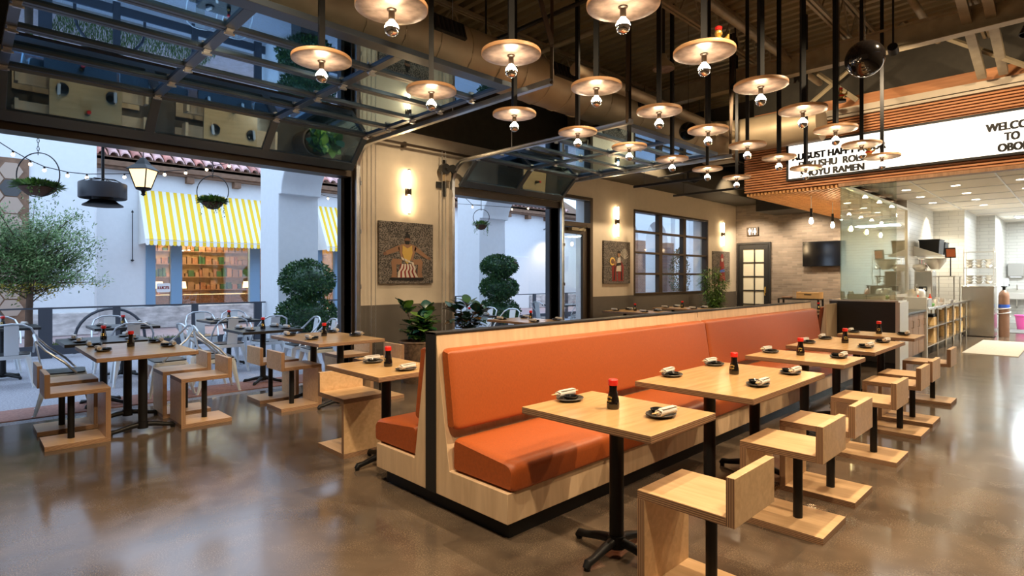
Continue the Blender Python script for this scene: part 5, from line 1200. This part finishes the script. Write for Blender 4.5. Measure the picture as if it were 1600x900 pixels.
for k in range(8): a = k*PI/4; tube(bm, [(.25*math.cos(a), .25*math.sin(a), 2.69+q), (.15*math.cos(a), .15*math.sin(a), 2.74+q), (.03*math.cos(a), .03*math.sin(a), 2.75+q)], .006, 5)
obj('top_cage', bm, 'dark_metal', t)
t = thing('street_lantern', 'glowing black carriage lantern hanging beside the heater', 'lantern', (-9.0, 1.79, 4.72))
bm = NB(); cyl(bm, (0, 0, 3.1+q), (0, 0, -.001), .006, seg=6); obj('chain', bm, 'dark_metal', t)
bm = NB(); lathe(bm, [(0, 3.10), (.03, 3.09), (.07, 3.04), (.10, 3.0), (.20, 2.93), (.20, 2.92), (0, 2.94)], 4, (0, 0, q)); obj('roof', bm, 'black_metal', t, smooth=False)
bm = NB(); lathe(bm, [(.17, 2.92), (.09, 2.68)], 4, (0, 0, q)); obj('glass_body', bm, 'lantern_glow', t, smooth=False)
bm = NB()
for k in range(4): a = k*PI/2; cyl(bm, (.172*math.cos(a), .172*math.sin(a), 2.92+q), (.092*math.cos(a), .092*math.sin(a), 2.68+q), .008, seg=6)
lathe(bm, [(0, 2.685), (.10, 2.685), (.09, 2.66), (.03, 2.64), (.02, 2.61), (.03, 2.59), (0, 2.57)], 12, (0, 0, q)); obj('cage', bm, 'black_metal', t)
lamp('lantern_light', 'POINT', (-9.0, 1.79, 2.8), 3, (1, .75, .45), shadow_soft_size=.1)
# string lights
def string(pts, bulbs, lb):
    t = thing('string_lights', lb, 'string lights', pts[0]); P0 = Vector(pts[0])
    bm = NB(); tube(bm, [Vector(p)-P0 for p in pts], .006, 5); obj('cable', bm, 'black_metal', t)
    for p in bulbs:
        v = Vector(p)-P0; bm = NB(); ball(bm, (v.x, v.y, v.z-.048), .021, 10, rings=6); b_ = obj('bulb', bm, 'fairy_glow', t)
        bm = NB(); cyl(bm, (v.x, v.y, v.z-.03), (v.x, v.y, v.z), .012, seg=8); obj('socket', bm, 'black_metal', b_)
c1 = [(-9.6, .2, 3.28), (-9.6, .49, 3.08), (-9.6, .66, 2.98), (-9.6, .80, 2.92), (-9.6, 1.04, 2.88), (-9.6, 1.25, 2.88), (-9.6, 1.68, 2.94), (-9.6, 2.18, 3.04), (-9.6, 2.46, 3.10), (-9.6, 2.75, 3.19), (-9.6, 3.08, 3.29), (-9.6, 3.6, 3.5), (-9.6, 5.06, 4.3)]
string(c1, c1[1:11], 'string of warm bulbs sagging before the shop wall at left')
c2 = [(-9.4, 6.01, 4.3), (-9.4, 8.0, 3.05), (-9.4, 9.2, 3.10), (-9.4, 9.75, 3.17), (-9.4, 10.3, 3.30), (-9.4, 10.98, 4.2)]
string(c2, c2[1:5], 'string of warm bulbs seen through the farther garage door')
c3 = [(-12.52, 6.01, 3.4), (-12.52, 6.2, 3.37), (-12.52, 6.6, 3.36), (-12.52, 7.2, 3.4), (-12.52, 9, 3.5), (-12.52, 10.98, 3.6)]
string(c3, c3[1:5], 'string of warm bulbs right of the nearer white column')
# topiaries
def topiary(x, y, balls, lb, seed):
    rr = random.Random(seed); t = thing('topiary', lb, 'topiary', (x, y, -.015))
    bm = NB(); prism(bm, [(-.24, -.24), (.24, -.24), (.24, .24), (-.24, .24)], 'Z', 0, .36); obj('planter_box', bm, 'grey_laminate', t, bevel=.01)
    bm = NB(); cyl(bm, (0, 0, .3), (0, 0, balls[-1][0]), .03, seg=10); obj('trunk', bm, 'bark', t)
    for z, rx, rz in balls:
        bm = NB(); ball(bm, (0, 0, z), rx*.8, 14, 0, 10, sz=rz/rx)
        for i in range(2600):
            u = rr.uniform(-1, 1); a = rr.uniform(0, 6.28); s = math.sqrt(1-u*u); q = rr.uniform(.82, 1.10); n = Vector((s*math.cos(a), s*math.sin(a), u))
            leaf(bm, (n.x*rx*q, n.y*rx*q, z+n.z*rz*q), n+Vector((rr.uniform(-1, 1), rr.uniform(-1, 1), rr.uniform(-1, 1))), n.cross(Vector((rr.random(), rr.random(), 1))), rr.uniform(.05, .09), .036, i % 3)
        obj('leaf_ball', bm, ['leaf_dark', 'leaf_green', 'leaf_dark'], t)
topiary(-11.5, 5.23, [(.72, .55, .34), (1.42, .50, .38)], 'two-ball topiary in front of the nearer white column', 4)
topiary(-10.8, 10.1, [(.60, .52, .30), (1.22, .46, .28), (1.78, .44, .26)], 'three-ball topiary seen through the farther garage door', 6)
# street tree
t = thing('street_tree', 'feathery olive green tree beyond the patio fence at far left', 'tree', (-14.6, .98, -.03)); rr = random.Random(12)
bm = NB(); tube(bm, [(0, 0, 0), (.02, 0, .8), (0, .03, 1.4), (.03, .05, 2.4)], .05, 10, radii=[.07, .06, .05, .02])
brs = []
for k in range(75):
    a = rr.uniform(0, 6.28); z0 = rr.uniform(.95, 2.3); ln = rr.uniform(.5, 1.05)*(1.15-.33*abs(z0-1.4)); rise = rr.uniform(.0, .9)
    p0 = Vector((.02, .03, z0)); p1 = p0+Vector((math.cos(a)*ln*.55, math.sin(a)*ln*.55, rise*.35)); p2 = p0+Vector((math.cos(a)*ln, math.sin(a)*ln, rise*.9))
    tube(bm, [p0, p1, p2], .01, 5, radii=[.014, .009, .003]); brs.append((p0, p1, p2))
obj('trunk', bm, 'bark', t)
bm = NB()
for p0, p1, p2 in brs:
    for j in range(230):
        u = rr.uniform(.2, 1.08); p = (p0.lerp(p1, u*2) if u < .5 else p1.lerp(p2, (u-.5)*2)); p = p+Vector((rr.gauss(0, .10), rr.gauss(0, .10), rr.gauss(0, .08)))
        low = p.z < 1.35 and rr.random() < .6
        leaf(bm, p, (rr.uniform(-1, 1), rr.uniform(-1, 1), rr.uniform(-.3, 1)), (rr.random(), rr.random(), 1), rr.uniform(.05, .11), .024, 2 if low else (j % 2))
obj('foliage', bm, ['leaf_olive', 'leaf_green', 'leaf_yellow'], t)
# patio furniture
def make_chair():
    t = thing('metal_chair', '', 'chair', group='pale metal chairs on the patio')
    bm = NB(); prism(bm, roundpoly([(-.18, -.19), (.18, -.21), (.18, .21), (-.18, .19)], .05, 4), 'Z', .435, .450); obj('seat', bm, 'black_top', t, bevel=.004)
    bm = NB(); prism(bm, roundpoly([(-.185, -.195), (.185, -.215), (.185, .215), (-.185, .195)], .05, 4), 'Z', .385, .434); obj('seat_skirt', bm, 'white_metal', t, bevel=.004)
    # hoop: local +x front; back at -x
    bm = NB(); pts = [(.10, -.235, .44), (.0, -.245, .56), (-.16, -.24, .70), (-.24, -.20, .80), (-.26, -.11, .85), (-.265, 0, .86), (-.26, .11, .85), (-.24, .20, .80), (-.16, .24, .70), (.0, .245, .56), (.10, .235, .44)]
    tube(bm, pts, .0125, 8); obj('back_hoop', bm, 'light_steel', t)
    bm = NB(); box(bm, -.195, -.187, -.075, .075, .44, .845, 0, Matrix.Translation((-.19, 0, .44)) @ Matrix.Rotation(-.18, 4, 'Y') @ Matrix.Translation((.19, 0, -.44))); obj('back_slat', bm, 'white_metal', t, bevel=.003)
    for sx in (1, -1):
        for sy in (1, -1):
            bm = NB(); a = (sx*.155, sy*.165, .40); b_ = (sx*.235+(-.02 if sx < 0 else 0), sy*.225, 0)
            tube(bm, [a, (sx*.185, sy*.19, .25), b_], .02, 6, radii=[.042, .03, .015]); cyl(bm, (b_[0], b_[1], 0), (b_[0], b_[1], .02), .019, seg=8); obj('leg', bm, 'white_metal', t)
    return t
pch = make_chair()
PT = [('A', -8.02, 1.20, 'black patio table just outside the farthest left wooden table'), ('B', -10.1, 1.75, 'black patio table farther out behind the soy bottle at left'), ('C', -11.0, .45, 'black patio table at the left edge near the fence'), ('D', -8.12, 3.05, 'black patio table just outside the table near the basket plant'), ('E', -10.3, 3.3, 'black patio table farther out before the white column'),
      ('F', -8.2, 6.9, 'black patio table just outside the farther garage door'), ('G', -10.6, 6.6, 'black patio table right of the nearer topiary'), ('H', -9.9, 11.6, 'black patio table beyond the three-ball topiary'), ('J', -9.6, 14.4, 'black patio table farthest along the patio')]
PZ = -.015
for key, x, y, d in PT:
    first_or_dup(pb4, (x, y, PZ), 0, d, 'black tables on the patio')
CH = [(-10.2, .50, PI, 'at the left edge table, back toward the camera'), (-11.8, .45, 0, 'at the left edge table, far side'),
      (-7.95, .84, PI/2, 'left of the near black table, leaning back at the far left stools'), (-8.15, 1.88, -PI/2, 'right of the near black table behind the farthest left wooden table'),
      (-9.35, 1.72, PI, 'at the second black table on the left, back toward the camera'), (-10.85, 1.72, 0, 'at the second black table on the left, far side'),
      (-7.98, 2.40, PI/2, 'left of the black table before the column, near one'), (-8.55, 2.38, PI/2, 'left of the black table before the column, far one'),
      (-7.98, 3.78, -PI/2, 'right of the black table before the column, near one'), (-8.6, 3.80, -PI/2, 'right of the black table before the column, far one'),
      (-9.55, 3.05, PI, 'before the white column, left of the pair with backs to the camera'), (-9.5, 3.65, PI, 'before the white column, right of the pair with backs to the camera'), (-11.05, 3.1, 0, 'behind the far black table by the column, left one'), (-11.05, 3.7, 0, 'behind the far black table by the column, right one'),
      (-8.2, 6.2, PI/2, 'left of the black table outside the farther garage door'), (-8.0, 7.62, -PI/2, 'right of the black table outside the farther garage door, near one'), (-8.7, 7.65, -PI/2, 'right of the black table outside the farther garage door, far one'),
      (-10.6, 7.4, -PI/2, 'right of the table by the nearer topiary'), (-9.85, 6.6, PI, 'at the table by the nearer topiary, back to the camera'),
      (-9.15, 11.5, PI, 'at the table beyond the three-ball topiary, back to the camera'), (-9.9, 10.85, PI/2, 'left of the table beyond the three-ball topiary'), (-9.9, 12.35, -PI/2, 'right of the table beyond the three-ball topiary'), (-8.85, 14.3, PI, 'at the farthest patio table, back to the camera'), (-9.6, 13.65, PI/2, 'left of the farthest patio table'), (-10.35, 14.4, 0, 'far side of the farthest patio table')]
for x, y, rz, d in CH: first_or_dup(pch, (x, y, PZ), rz+R.uniform(-.12, .12), 'pale metal chair '+d)
PN = {'A': 'near black patio table at left', 'B': 'second black patio table at left', 'C': 'left edge patio table', 'D': 'black patio table near the basket', 'E': 'far black table by the column', 'F': 'patio table outside the farther door', 'G': 'patio table by the nearer topiary', 'H': 'patio table past the three-ball topiary', 'J': 'farthest patio table'}
for key, x, y, d in PT:
    z0 = PZ
    for i, (dx, dy, ang, s) in enumerate(((.2, -.24, -PI/2, 'near left'), (-.2, -.24, -PI/2, 'far left'), (.2, .24, PI/2, 'near right'), (-.2, .24, PI/2, 'far right'))):
        if key in 'CGHJ' and i in (1, 2): continue
        P = (x+dx, y+dy, .7605+z0)
        place(pplate, P, ang, 'dark oval plate, %s seat, %s' % (s, PN[key]), 'plate', 'oval plates on the tables')
        place(pnap, (P[0], P[1]+(.01 if ang > 0 else -.01), P[2]+.034), PI/2+R.uniform(-.4, .4), 'rolled white napkin, %s seat, %s' % (s, PN[key]), 'napkin', 'rolled napkins on the plates')
    first_or_dup(pbot, (x, y, .7605+z0), .3, 'red-capped soy sauce bottle on the '+PN[key], 'soy sauce bottles on the tables')

# ================================================================== BUILDINGS ACROSS THE STREET
XA, XB = -18.3, -19.3
t = thing('corner_building', 'plain white stucco building at the far left with a stone base', 'building', (XA, 2.6, -.03))
bm = NB(); box(bm, -8, 0, -22, 0, 0, 10); obj('wall', bm, 'white_stucco', t, bevel=.06)
bm = NB(); box(bm, 0.0, .10, -1.35, .02, 0, .60); box(bm, 0, .10, -22, -2.5, 0, .6); obj('stone_base', bm, 'stone_rubble', t, bevel=.03)
# hexagon mural panel
bm = NB(); box(bm, .0, .03, -3.6, -1.37, .35, 4.40); mural = obj('mural_panel', bm, 'brown_timber', t)
hexA = NB(); rr = random.Random(4); s_ = .24
for i in range(-1, 12):
    for j in range(0, 7):
        cy = -3.5+j*s_*1.5*1.0+.0; cz = .55+i*s_*1.732+(s_*.866 if j % 2 else 0)
        if cy < -3.4 or cy > -1.5 or cz < .5 or cz > 4.25: continue
        poly = [(cy+s_*.93*math.cos(k*PI/3), cz+s_*.93*math.sin(k*PI/3)) for k in range(6)]
        poly = [(max(-3.59, min(-1.38, a)), max(.36, min(4.39, b_))) for a, b_ in poly]
        prism(hexA, poly, 'X', .031, .045, rr.choice((0, 0, 1)))
obj('hexagon_tiles', hexA, ['hex_tan', 'grey_laminate'], t)
t = thing('shop_building', 'white shop building with a clay tiled eave, blue framed windows and stone base', 'building', (XB, 2.62, -.03)); YS = 2.62
O = lambda y: y-YS
holes = [(3.9, 7.9, .68, 2.9), (9.1, 12.0, .3, 2.9)]
bm = NB()
box(bm, -.35, 0, 0, O(3.9), 0, 4.6); box(bm, -.35, 0, O(3.9), O(7.9), 2.9, 4.6); box(bm, -.35, 0, O(3.9), O(7.9), 0, .66); box(bm, -.35, 0, O(7.9), O(9.1), 0, 4.6); box(bm, -.35, 0, O(9.1), O(12.0), 2.9, 4.6); box(bm, -.35, 0, O(9.1), O(12), 0, .3); box(bm, -.35, 0, O(12.0), 21.4, 0, 4.6)
obj('wall', bm, 'white_stucco', t)
bm = NB(); box(bm, 0, .12, 0, O(9.05), 0, .64); box(bm, 0, .12, O(12.1), O(17.9), 0, .64); box(bm, 0, .12, O(20.1), 21.4, 0, .64); obj('stone_base', bm, 'stone_rubble', t, bevel=.03)
def shopwin(ya, yb, za, zb, posts):
    fr = NB()
    for a, b_ in posts: box(fr, -.12, .05, O(a), O(b_), za, zb)
    box(fr, -.12, .04, O(ya), O(yb), zb-.1, zb-.001)
    f = obj('window_frame', fr, 'shop_blue', t, bevel=.004); pn = NB(); box(pn, -.08, -.072, O(ya), O(yb), za, zb-.1); obj('window_panes', pn, 'shop_glass', f)
shopwin(3.9, 7.9, .661, 2.9, [(3.9, 4.14), (4.54, 4.84), (6.82, 7.14), (7.7, 7.9)])
shopwin(9.1, 12.0, .301, 2.9, [(9.1, 9.32), (9.80, 10.1), (11.8, 12.0)])
bm = NB(); prism(bm, [(.36, 4.86), (-5, 8.07), (-5, 7.97), (.36, 4.76)], 'Y', 0.02, 21.4); box(bm, -.30, .28, .02, 21.4, 4.55, 4.76); obj('roof_deck', bm, 'brown_timber', t)
bm = NB()
y = 0.05; k = 0; sl = (8.3-4.86)/5.75
while y < 20:
    for c in range(4):
        x1 = .43-c*.42; z1 = 4.86+(.43-x1)*sl+.02
        pts0 = [(x1, y+.12*math.cos(a*PI/6)+.13, z1+.12*math.sin(a*PI/6)) for a in range(7)]
        pts1 = [(x1-.46, y+.10*math.cos(a*PI/6)+.13, z1+.46*sl+.075*math.sin(a*PI/6)) for a in range(7)]
        A = [bm.verts.new(p) for p in pts0]; B = [bm.verts.new(p) for p in pts1]; A2 = [bm.verts.new((p[0], y+.13+(p[1]-y-.13)*.8, z1+(p[2]-z1)*.75-.005)) for p in pts0]
        mi = (k*7+c*3) % 3 == 0
        for i in range(6):
            f = bm.faces.new((A[i], A[i+1], B[i+1], B[i])); f.material_index = int(mi); f = bm.faces.new((A2[i], A2[i+1], A[i+1], A[i])); f.material_index = int(mi)
    y += .27; k += 1
rt = obj('roof_tiles', bm, ['pale_clay_tile', 'clay_tile'], t)
bm = NB(); box(bm, .28, .36, 0.02, 21.4, 4.62, 4.84); obj('fascia_board', bm, 'brown_timber', t)
for k in range(14): bm = NB(); y = .95+1.35*k; box(bm, 0, .26, y, y+.2, 4.36, 4.54); obj('rafter_tail', bm, 'brown_timber', t)
bm = NB(); box(bm, 0, .05, O(18.2), O(20.0), 0, 2.5); obj('service_door', bm, 'white_plastic', t, bevel=.01); bm = NB(); box(bm, .05, .056, O(18.75), O(19.15), 2.15, 2.3); obj('door_notice', bm, 'red_plastic', t)
bm = NB(); box(bm, -3.2, -3.1, O(3.9), O(12), 0.0, 3.4); box(bm, -3.1, -.36, O(3.8), O(3.88), 0, 3.4); box(bm, -3.1, -.36, O(12.02), O(12.1), 0, 3.4); box(bm, -3.1, -.36, O(3.88), O(12.02), 3.2, 3.3); box(bm, -3.1, -.36, O(3.88), O(12.02), 0, .3); obj('shop_room', bm, 'shop_interior', t)
for (x, y, z, lb) in ((-20.6, 4.5, 1.1, 'lit table lamp seen in the left shop window'), (-20.4, 5.1, 1.1, 'lit table lamp left in the wide shop window'), (-20.3, 7.1, 1.1, 'lit table lamp right in the wide shop window')):
    q_ = thing('table_lamp', lb, 'lamp', (x, y, .95-.03)); bm = NB(); lathe(bm, [(0, 0), (.07, 0), (.07, .02), (.02, .04), (.02, .2), (0, .2)], 14); obj('lamp_base', bm, 'brown_timber', q_); bm = NB(); lathe(bm, [(.15, .2), (.12, .42)], 20); obj('lamp_shade', bm, 'shade_glow', q_)
for (x, y0, y1, lb) in ((-20.5, 4.0, 7.6, 'long display counter inside the shop window'),):
    q_ = thing('display_counter', lb, 'counter', (x, y0, 0)); bm = NB(); box(bm, -.4, .4, 0, y1-y0, .27, .90); obj('counter_body', bm, 'shop_goods', q_, bevel=.01); bm = NB(); box(bm, -.42, .42, -.02, y1-y0+.02, .901, .918); obj('counter_top', bm, 'cream_canvas', q_)
rr = random.Random(8)
q_ = thing('shop_shelves', 'wall shelves crowded with goods inside the shop', 'shelves', (-22.3, 4.1, .27)); bm = NB()
for z in (.3, .75, 1.2, 1.65, 2.1): box(bm, -.15, .15, 0, 6.8, z, z+.03)
obj('shelf_boards', bm, 'brown_timber', q_)
bm = NB()
for z in (.33, .78, 1.23, 1.68, 2.13):
    y = .1
    while y < 6.6: d = rr.uniform(.08, .25); box(bm, -.1, .1, y, y+d*.8, z, z+rr.uniform(.1, .32), rr.randrange(4)); y += d
o = obj('shelf_goods', bm, ['shop_goods', 'brown_timber', 'leaf_dark', 'cylinder_brown'], q_); o['kind'] = 'stuff'
lamp('shop_light', 'AREA', (-20.9, 5.9, 3.1), 230, (1.0, .72, .38), (-20.9, 5.9, 0), shape='RECTANGLE', size=2.2, size_y=1.6)
lamp('shop_light', 'AREA', (-20.9, 10.3, 3.1), 80, (1.0, .72, .38), (-20.9, 10.3, 0), shape='RECTANGLE', size=2.0, size_y=1.6)
t = thing('shop_sticker', 'white plaque sign with red lettering in the left shop pane', 'sign', (XB+.055, 4.35, 1.03))
bm = NB(); prism(bm, roundpoly([(-.19, 0), (.17, 0), (.17, .27), (-.19, .27)], .05, 4), 'X', -.01, .004); obj('plaque', bm, 'white_plastic', t)
MS = Matrix(((0, 0, 1, 0), (1, 0, 0, 0), (0, 1, 0, 0), (0, 0, 0, 1)))
textobj("LUCI'S", .11, .30, 'red_paint', Matrix.Translation((.006, -.16, .095)) @ MS, t)
# awnings
def awning(ya, yb, lb, zt=4.02, zb=2.55, out=.85, lean=True):
    t = thing('striped_awning', lb, 'awning', (XB, ya, zt)); n = int(round((yb-ya)/.098)); dy = (yb-ya)/n
    bm = NB()
    for k in range(n):
        y0, y1 = k*dy, (k+1)*dy; mi = k % 2
        quad(bm, [(.02, y0, 0), (.02, y1, 0), (out, y1, zb-zt), (out, y0, zb-zt)], mi)
        pts = [(out, y0, zb-zt), (out, y1, zb-zt)]+[(out+.005, (y0+y1)/2+dy/2*math.cos(a*PI/8), zb-zt-.13-.045*math.sin(a*PI/8)) for a in range(9)]
        quad(bm, pts, mi)
    for y in (0, yb-ya): quad(bm, [(.02, y, 0), (out, y, zb-zt), (out, y, zb-zt-.12), (.02, y, zb-zt-.12)], 0)
    o = obj('canvas', bm, ['awning_white', 'awning_yellow'], t, smooth=False); sd = o.modifiers.new('thick', 'SOLIDIFY'); sd.thickness = .006
    bm = NB(); tube(bm, [(.03, .03, zb-zt-.03), (out-.01, .03, zb-zt-.03), (out-.01, yb-ya-.03, zb-zt-.03), (.03, yb-ya-.03, zb-zt-.03)], .015, 6); obj('frame_rod', bm, 'light_steel', t)
awning(3.72, 8.2, 'yellow and white striped awning over the wide shop window')
awning(9.1, 12.4, 'yellow and white striped awning right of the white column')
for (y, z0, z1, dy, lb) in ((3.55, 1.96, 3.31, 0, 'thin iron rod with a spear tip left of the wide awning'), (8.85, 2.0, 3.35, .12, 'thin iron rod with a spear tip left of the second awning')):
    t = thing('iron_rod', lb, 'iron rod', (XB, y, z0)); bm = NB(); cyl(bm, (.12, 0, 0), (.12, dy, z1-z0), .012, seg=8); lathe(bm, [(0, 0), (.035, .03), (0, .1)], 8, (.12, dy, z1-z0)); obj('rod', bm, 'black_metal', t)
    bm = NB(); lathe(bm, [(0, -.04), (.05, 0), (0, .04)], 8, (.12, 0, 0)); box(bm, 0, .13, -.02, .02, -.02, .02); obj('foot_bracket', bm, 'black_metal', t)
t = thing('gooseneck_lamp', 'dark gooseneck lamp on the white wall above the service door', 'wall lamp', (XB, 21.15, 3.9)); bm = NB(); tube(bm, [(0, 0, 0), (.2, 0, .05), (.35, 0, .28), (.6, 0, .35), (.78, 0, .2), (.8, 0, .05)], .025, 8); obj('arm', bm, 'grey_laminate', t); bm = NB(); lathe(bm, [(.04, .05), (.08, .0), (.26, -.14), (.27, -.17), (.24, -.15), (.0, -.03)], 24, (.8, 0, 0)); obj('shade', bm, 'grey_laminate', t)
lamp('gooseneck_beam', 'SPOT', (XB+.8, 21.15, 3.7), 130, (1.0, .78, .5), (XB+.4, 21.15, 1.0), spot_size=math.radians(115), spot_blend=.8, shadow_soft_size=.08)
# what the gridded window shows
t = thing('brick_arcade', 'white arcade with arched openings on red brick piers seen through the gridded window', 'building', (-17.0, 17.5, 0))
bm = NB(); pit = 2.96
for i in range(2):
    a_ = 8.6-i*pit; b_ = a_+pit; c = (a_+b_)/2; r_ = 1.12
    pts = [(a_, 3.45), (c-r_, 3.45)]+[(c-r_*math.cos(k*PI/14), 3.45+r_*math.sin(k*PI/14)) for k in range(1, 14)]+[(c+r_, 3.45), (b_, 3.45), (b_, 6.4), (a_, 6.4)]
    prism(bm, pts, 'X', -.5, .3)
obj('arch_wall', bm, 'white_stucco', t)
for i in range(3): bm = NB(); y = 8.6+pit-i*pit; box(bm, -.48, .28, y-.36, y+.36, -.03, 3.45); obj('brick_pier', bm, 'red_brick_yz', t)
t = thing('white_annex', 'white stucco annex right of the brick arcade seen through the gridded window', 'building', (-17.0, 29.45, -.03)); bm = NB(); box(bm, -4, .35, .0, 14, 0, 9); obj('wall', bm, 'white_stucco', t)
bm = NB(); box(bm, .351, .7, 1.7, 2.6, 0, 9); obj('pilaster', bm, 'white_stucco', t)
t = thing('hedge', 'dark green hedge behind the brick arcade', 'hedge', (-22, 30, 0)); rr = random.Random(3); bm = NB(); box(bm, -.8, .5, -6, 8, 0, 1.7)
for i in range(9000): leaf(bm, (.5+rr.uniform(-.1, .25), rr.uniform(-6, 8), rr.uniform(0, 2.0)), (rr.uniform(0, 1), rr.uniform(-1, 1), rr.uniform(-1, 1)), (1, 0, 0), .18, .08, i % 2)
obj('foliage', bm, ['leaf_green', 'leaf_olive'], t)
t = thing('round_shrub', 'loose shrub standing before the white pillar seen in the gridded window', 'shrub', (-12.0, 21.6, -.015)); bm = NB(); cyl(bm, (0, 0, 0), (0, 0, 1.8), .04, seg=8); obj('stem', bm, 'bark', t); bm = NB()
for i in range(2600): u = rr.uniform(0, 1); a = rr.uniform(0, 6.28); q_ = .45*math.sin(PI*u)**.5*rr.random()**.4; leaf(bm, (q_*math.cos(a), q_*math.sin(a), .5+2.2*u), (rr.uniform(-1, 1), rr.uniform(-1, 1), rr.uniform(-1, 1)), (0, 0, 1), .09, .05, i % 2)
obj('foliage', bm, ['leaf_dark', 'leaf_brown'], t)
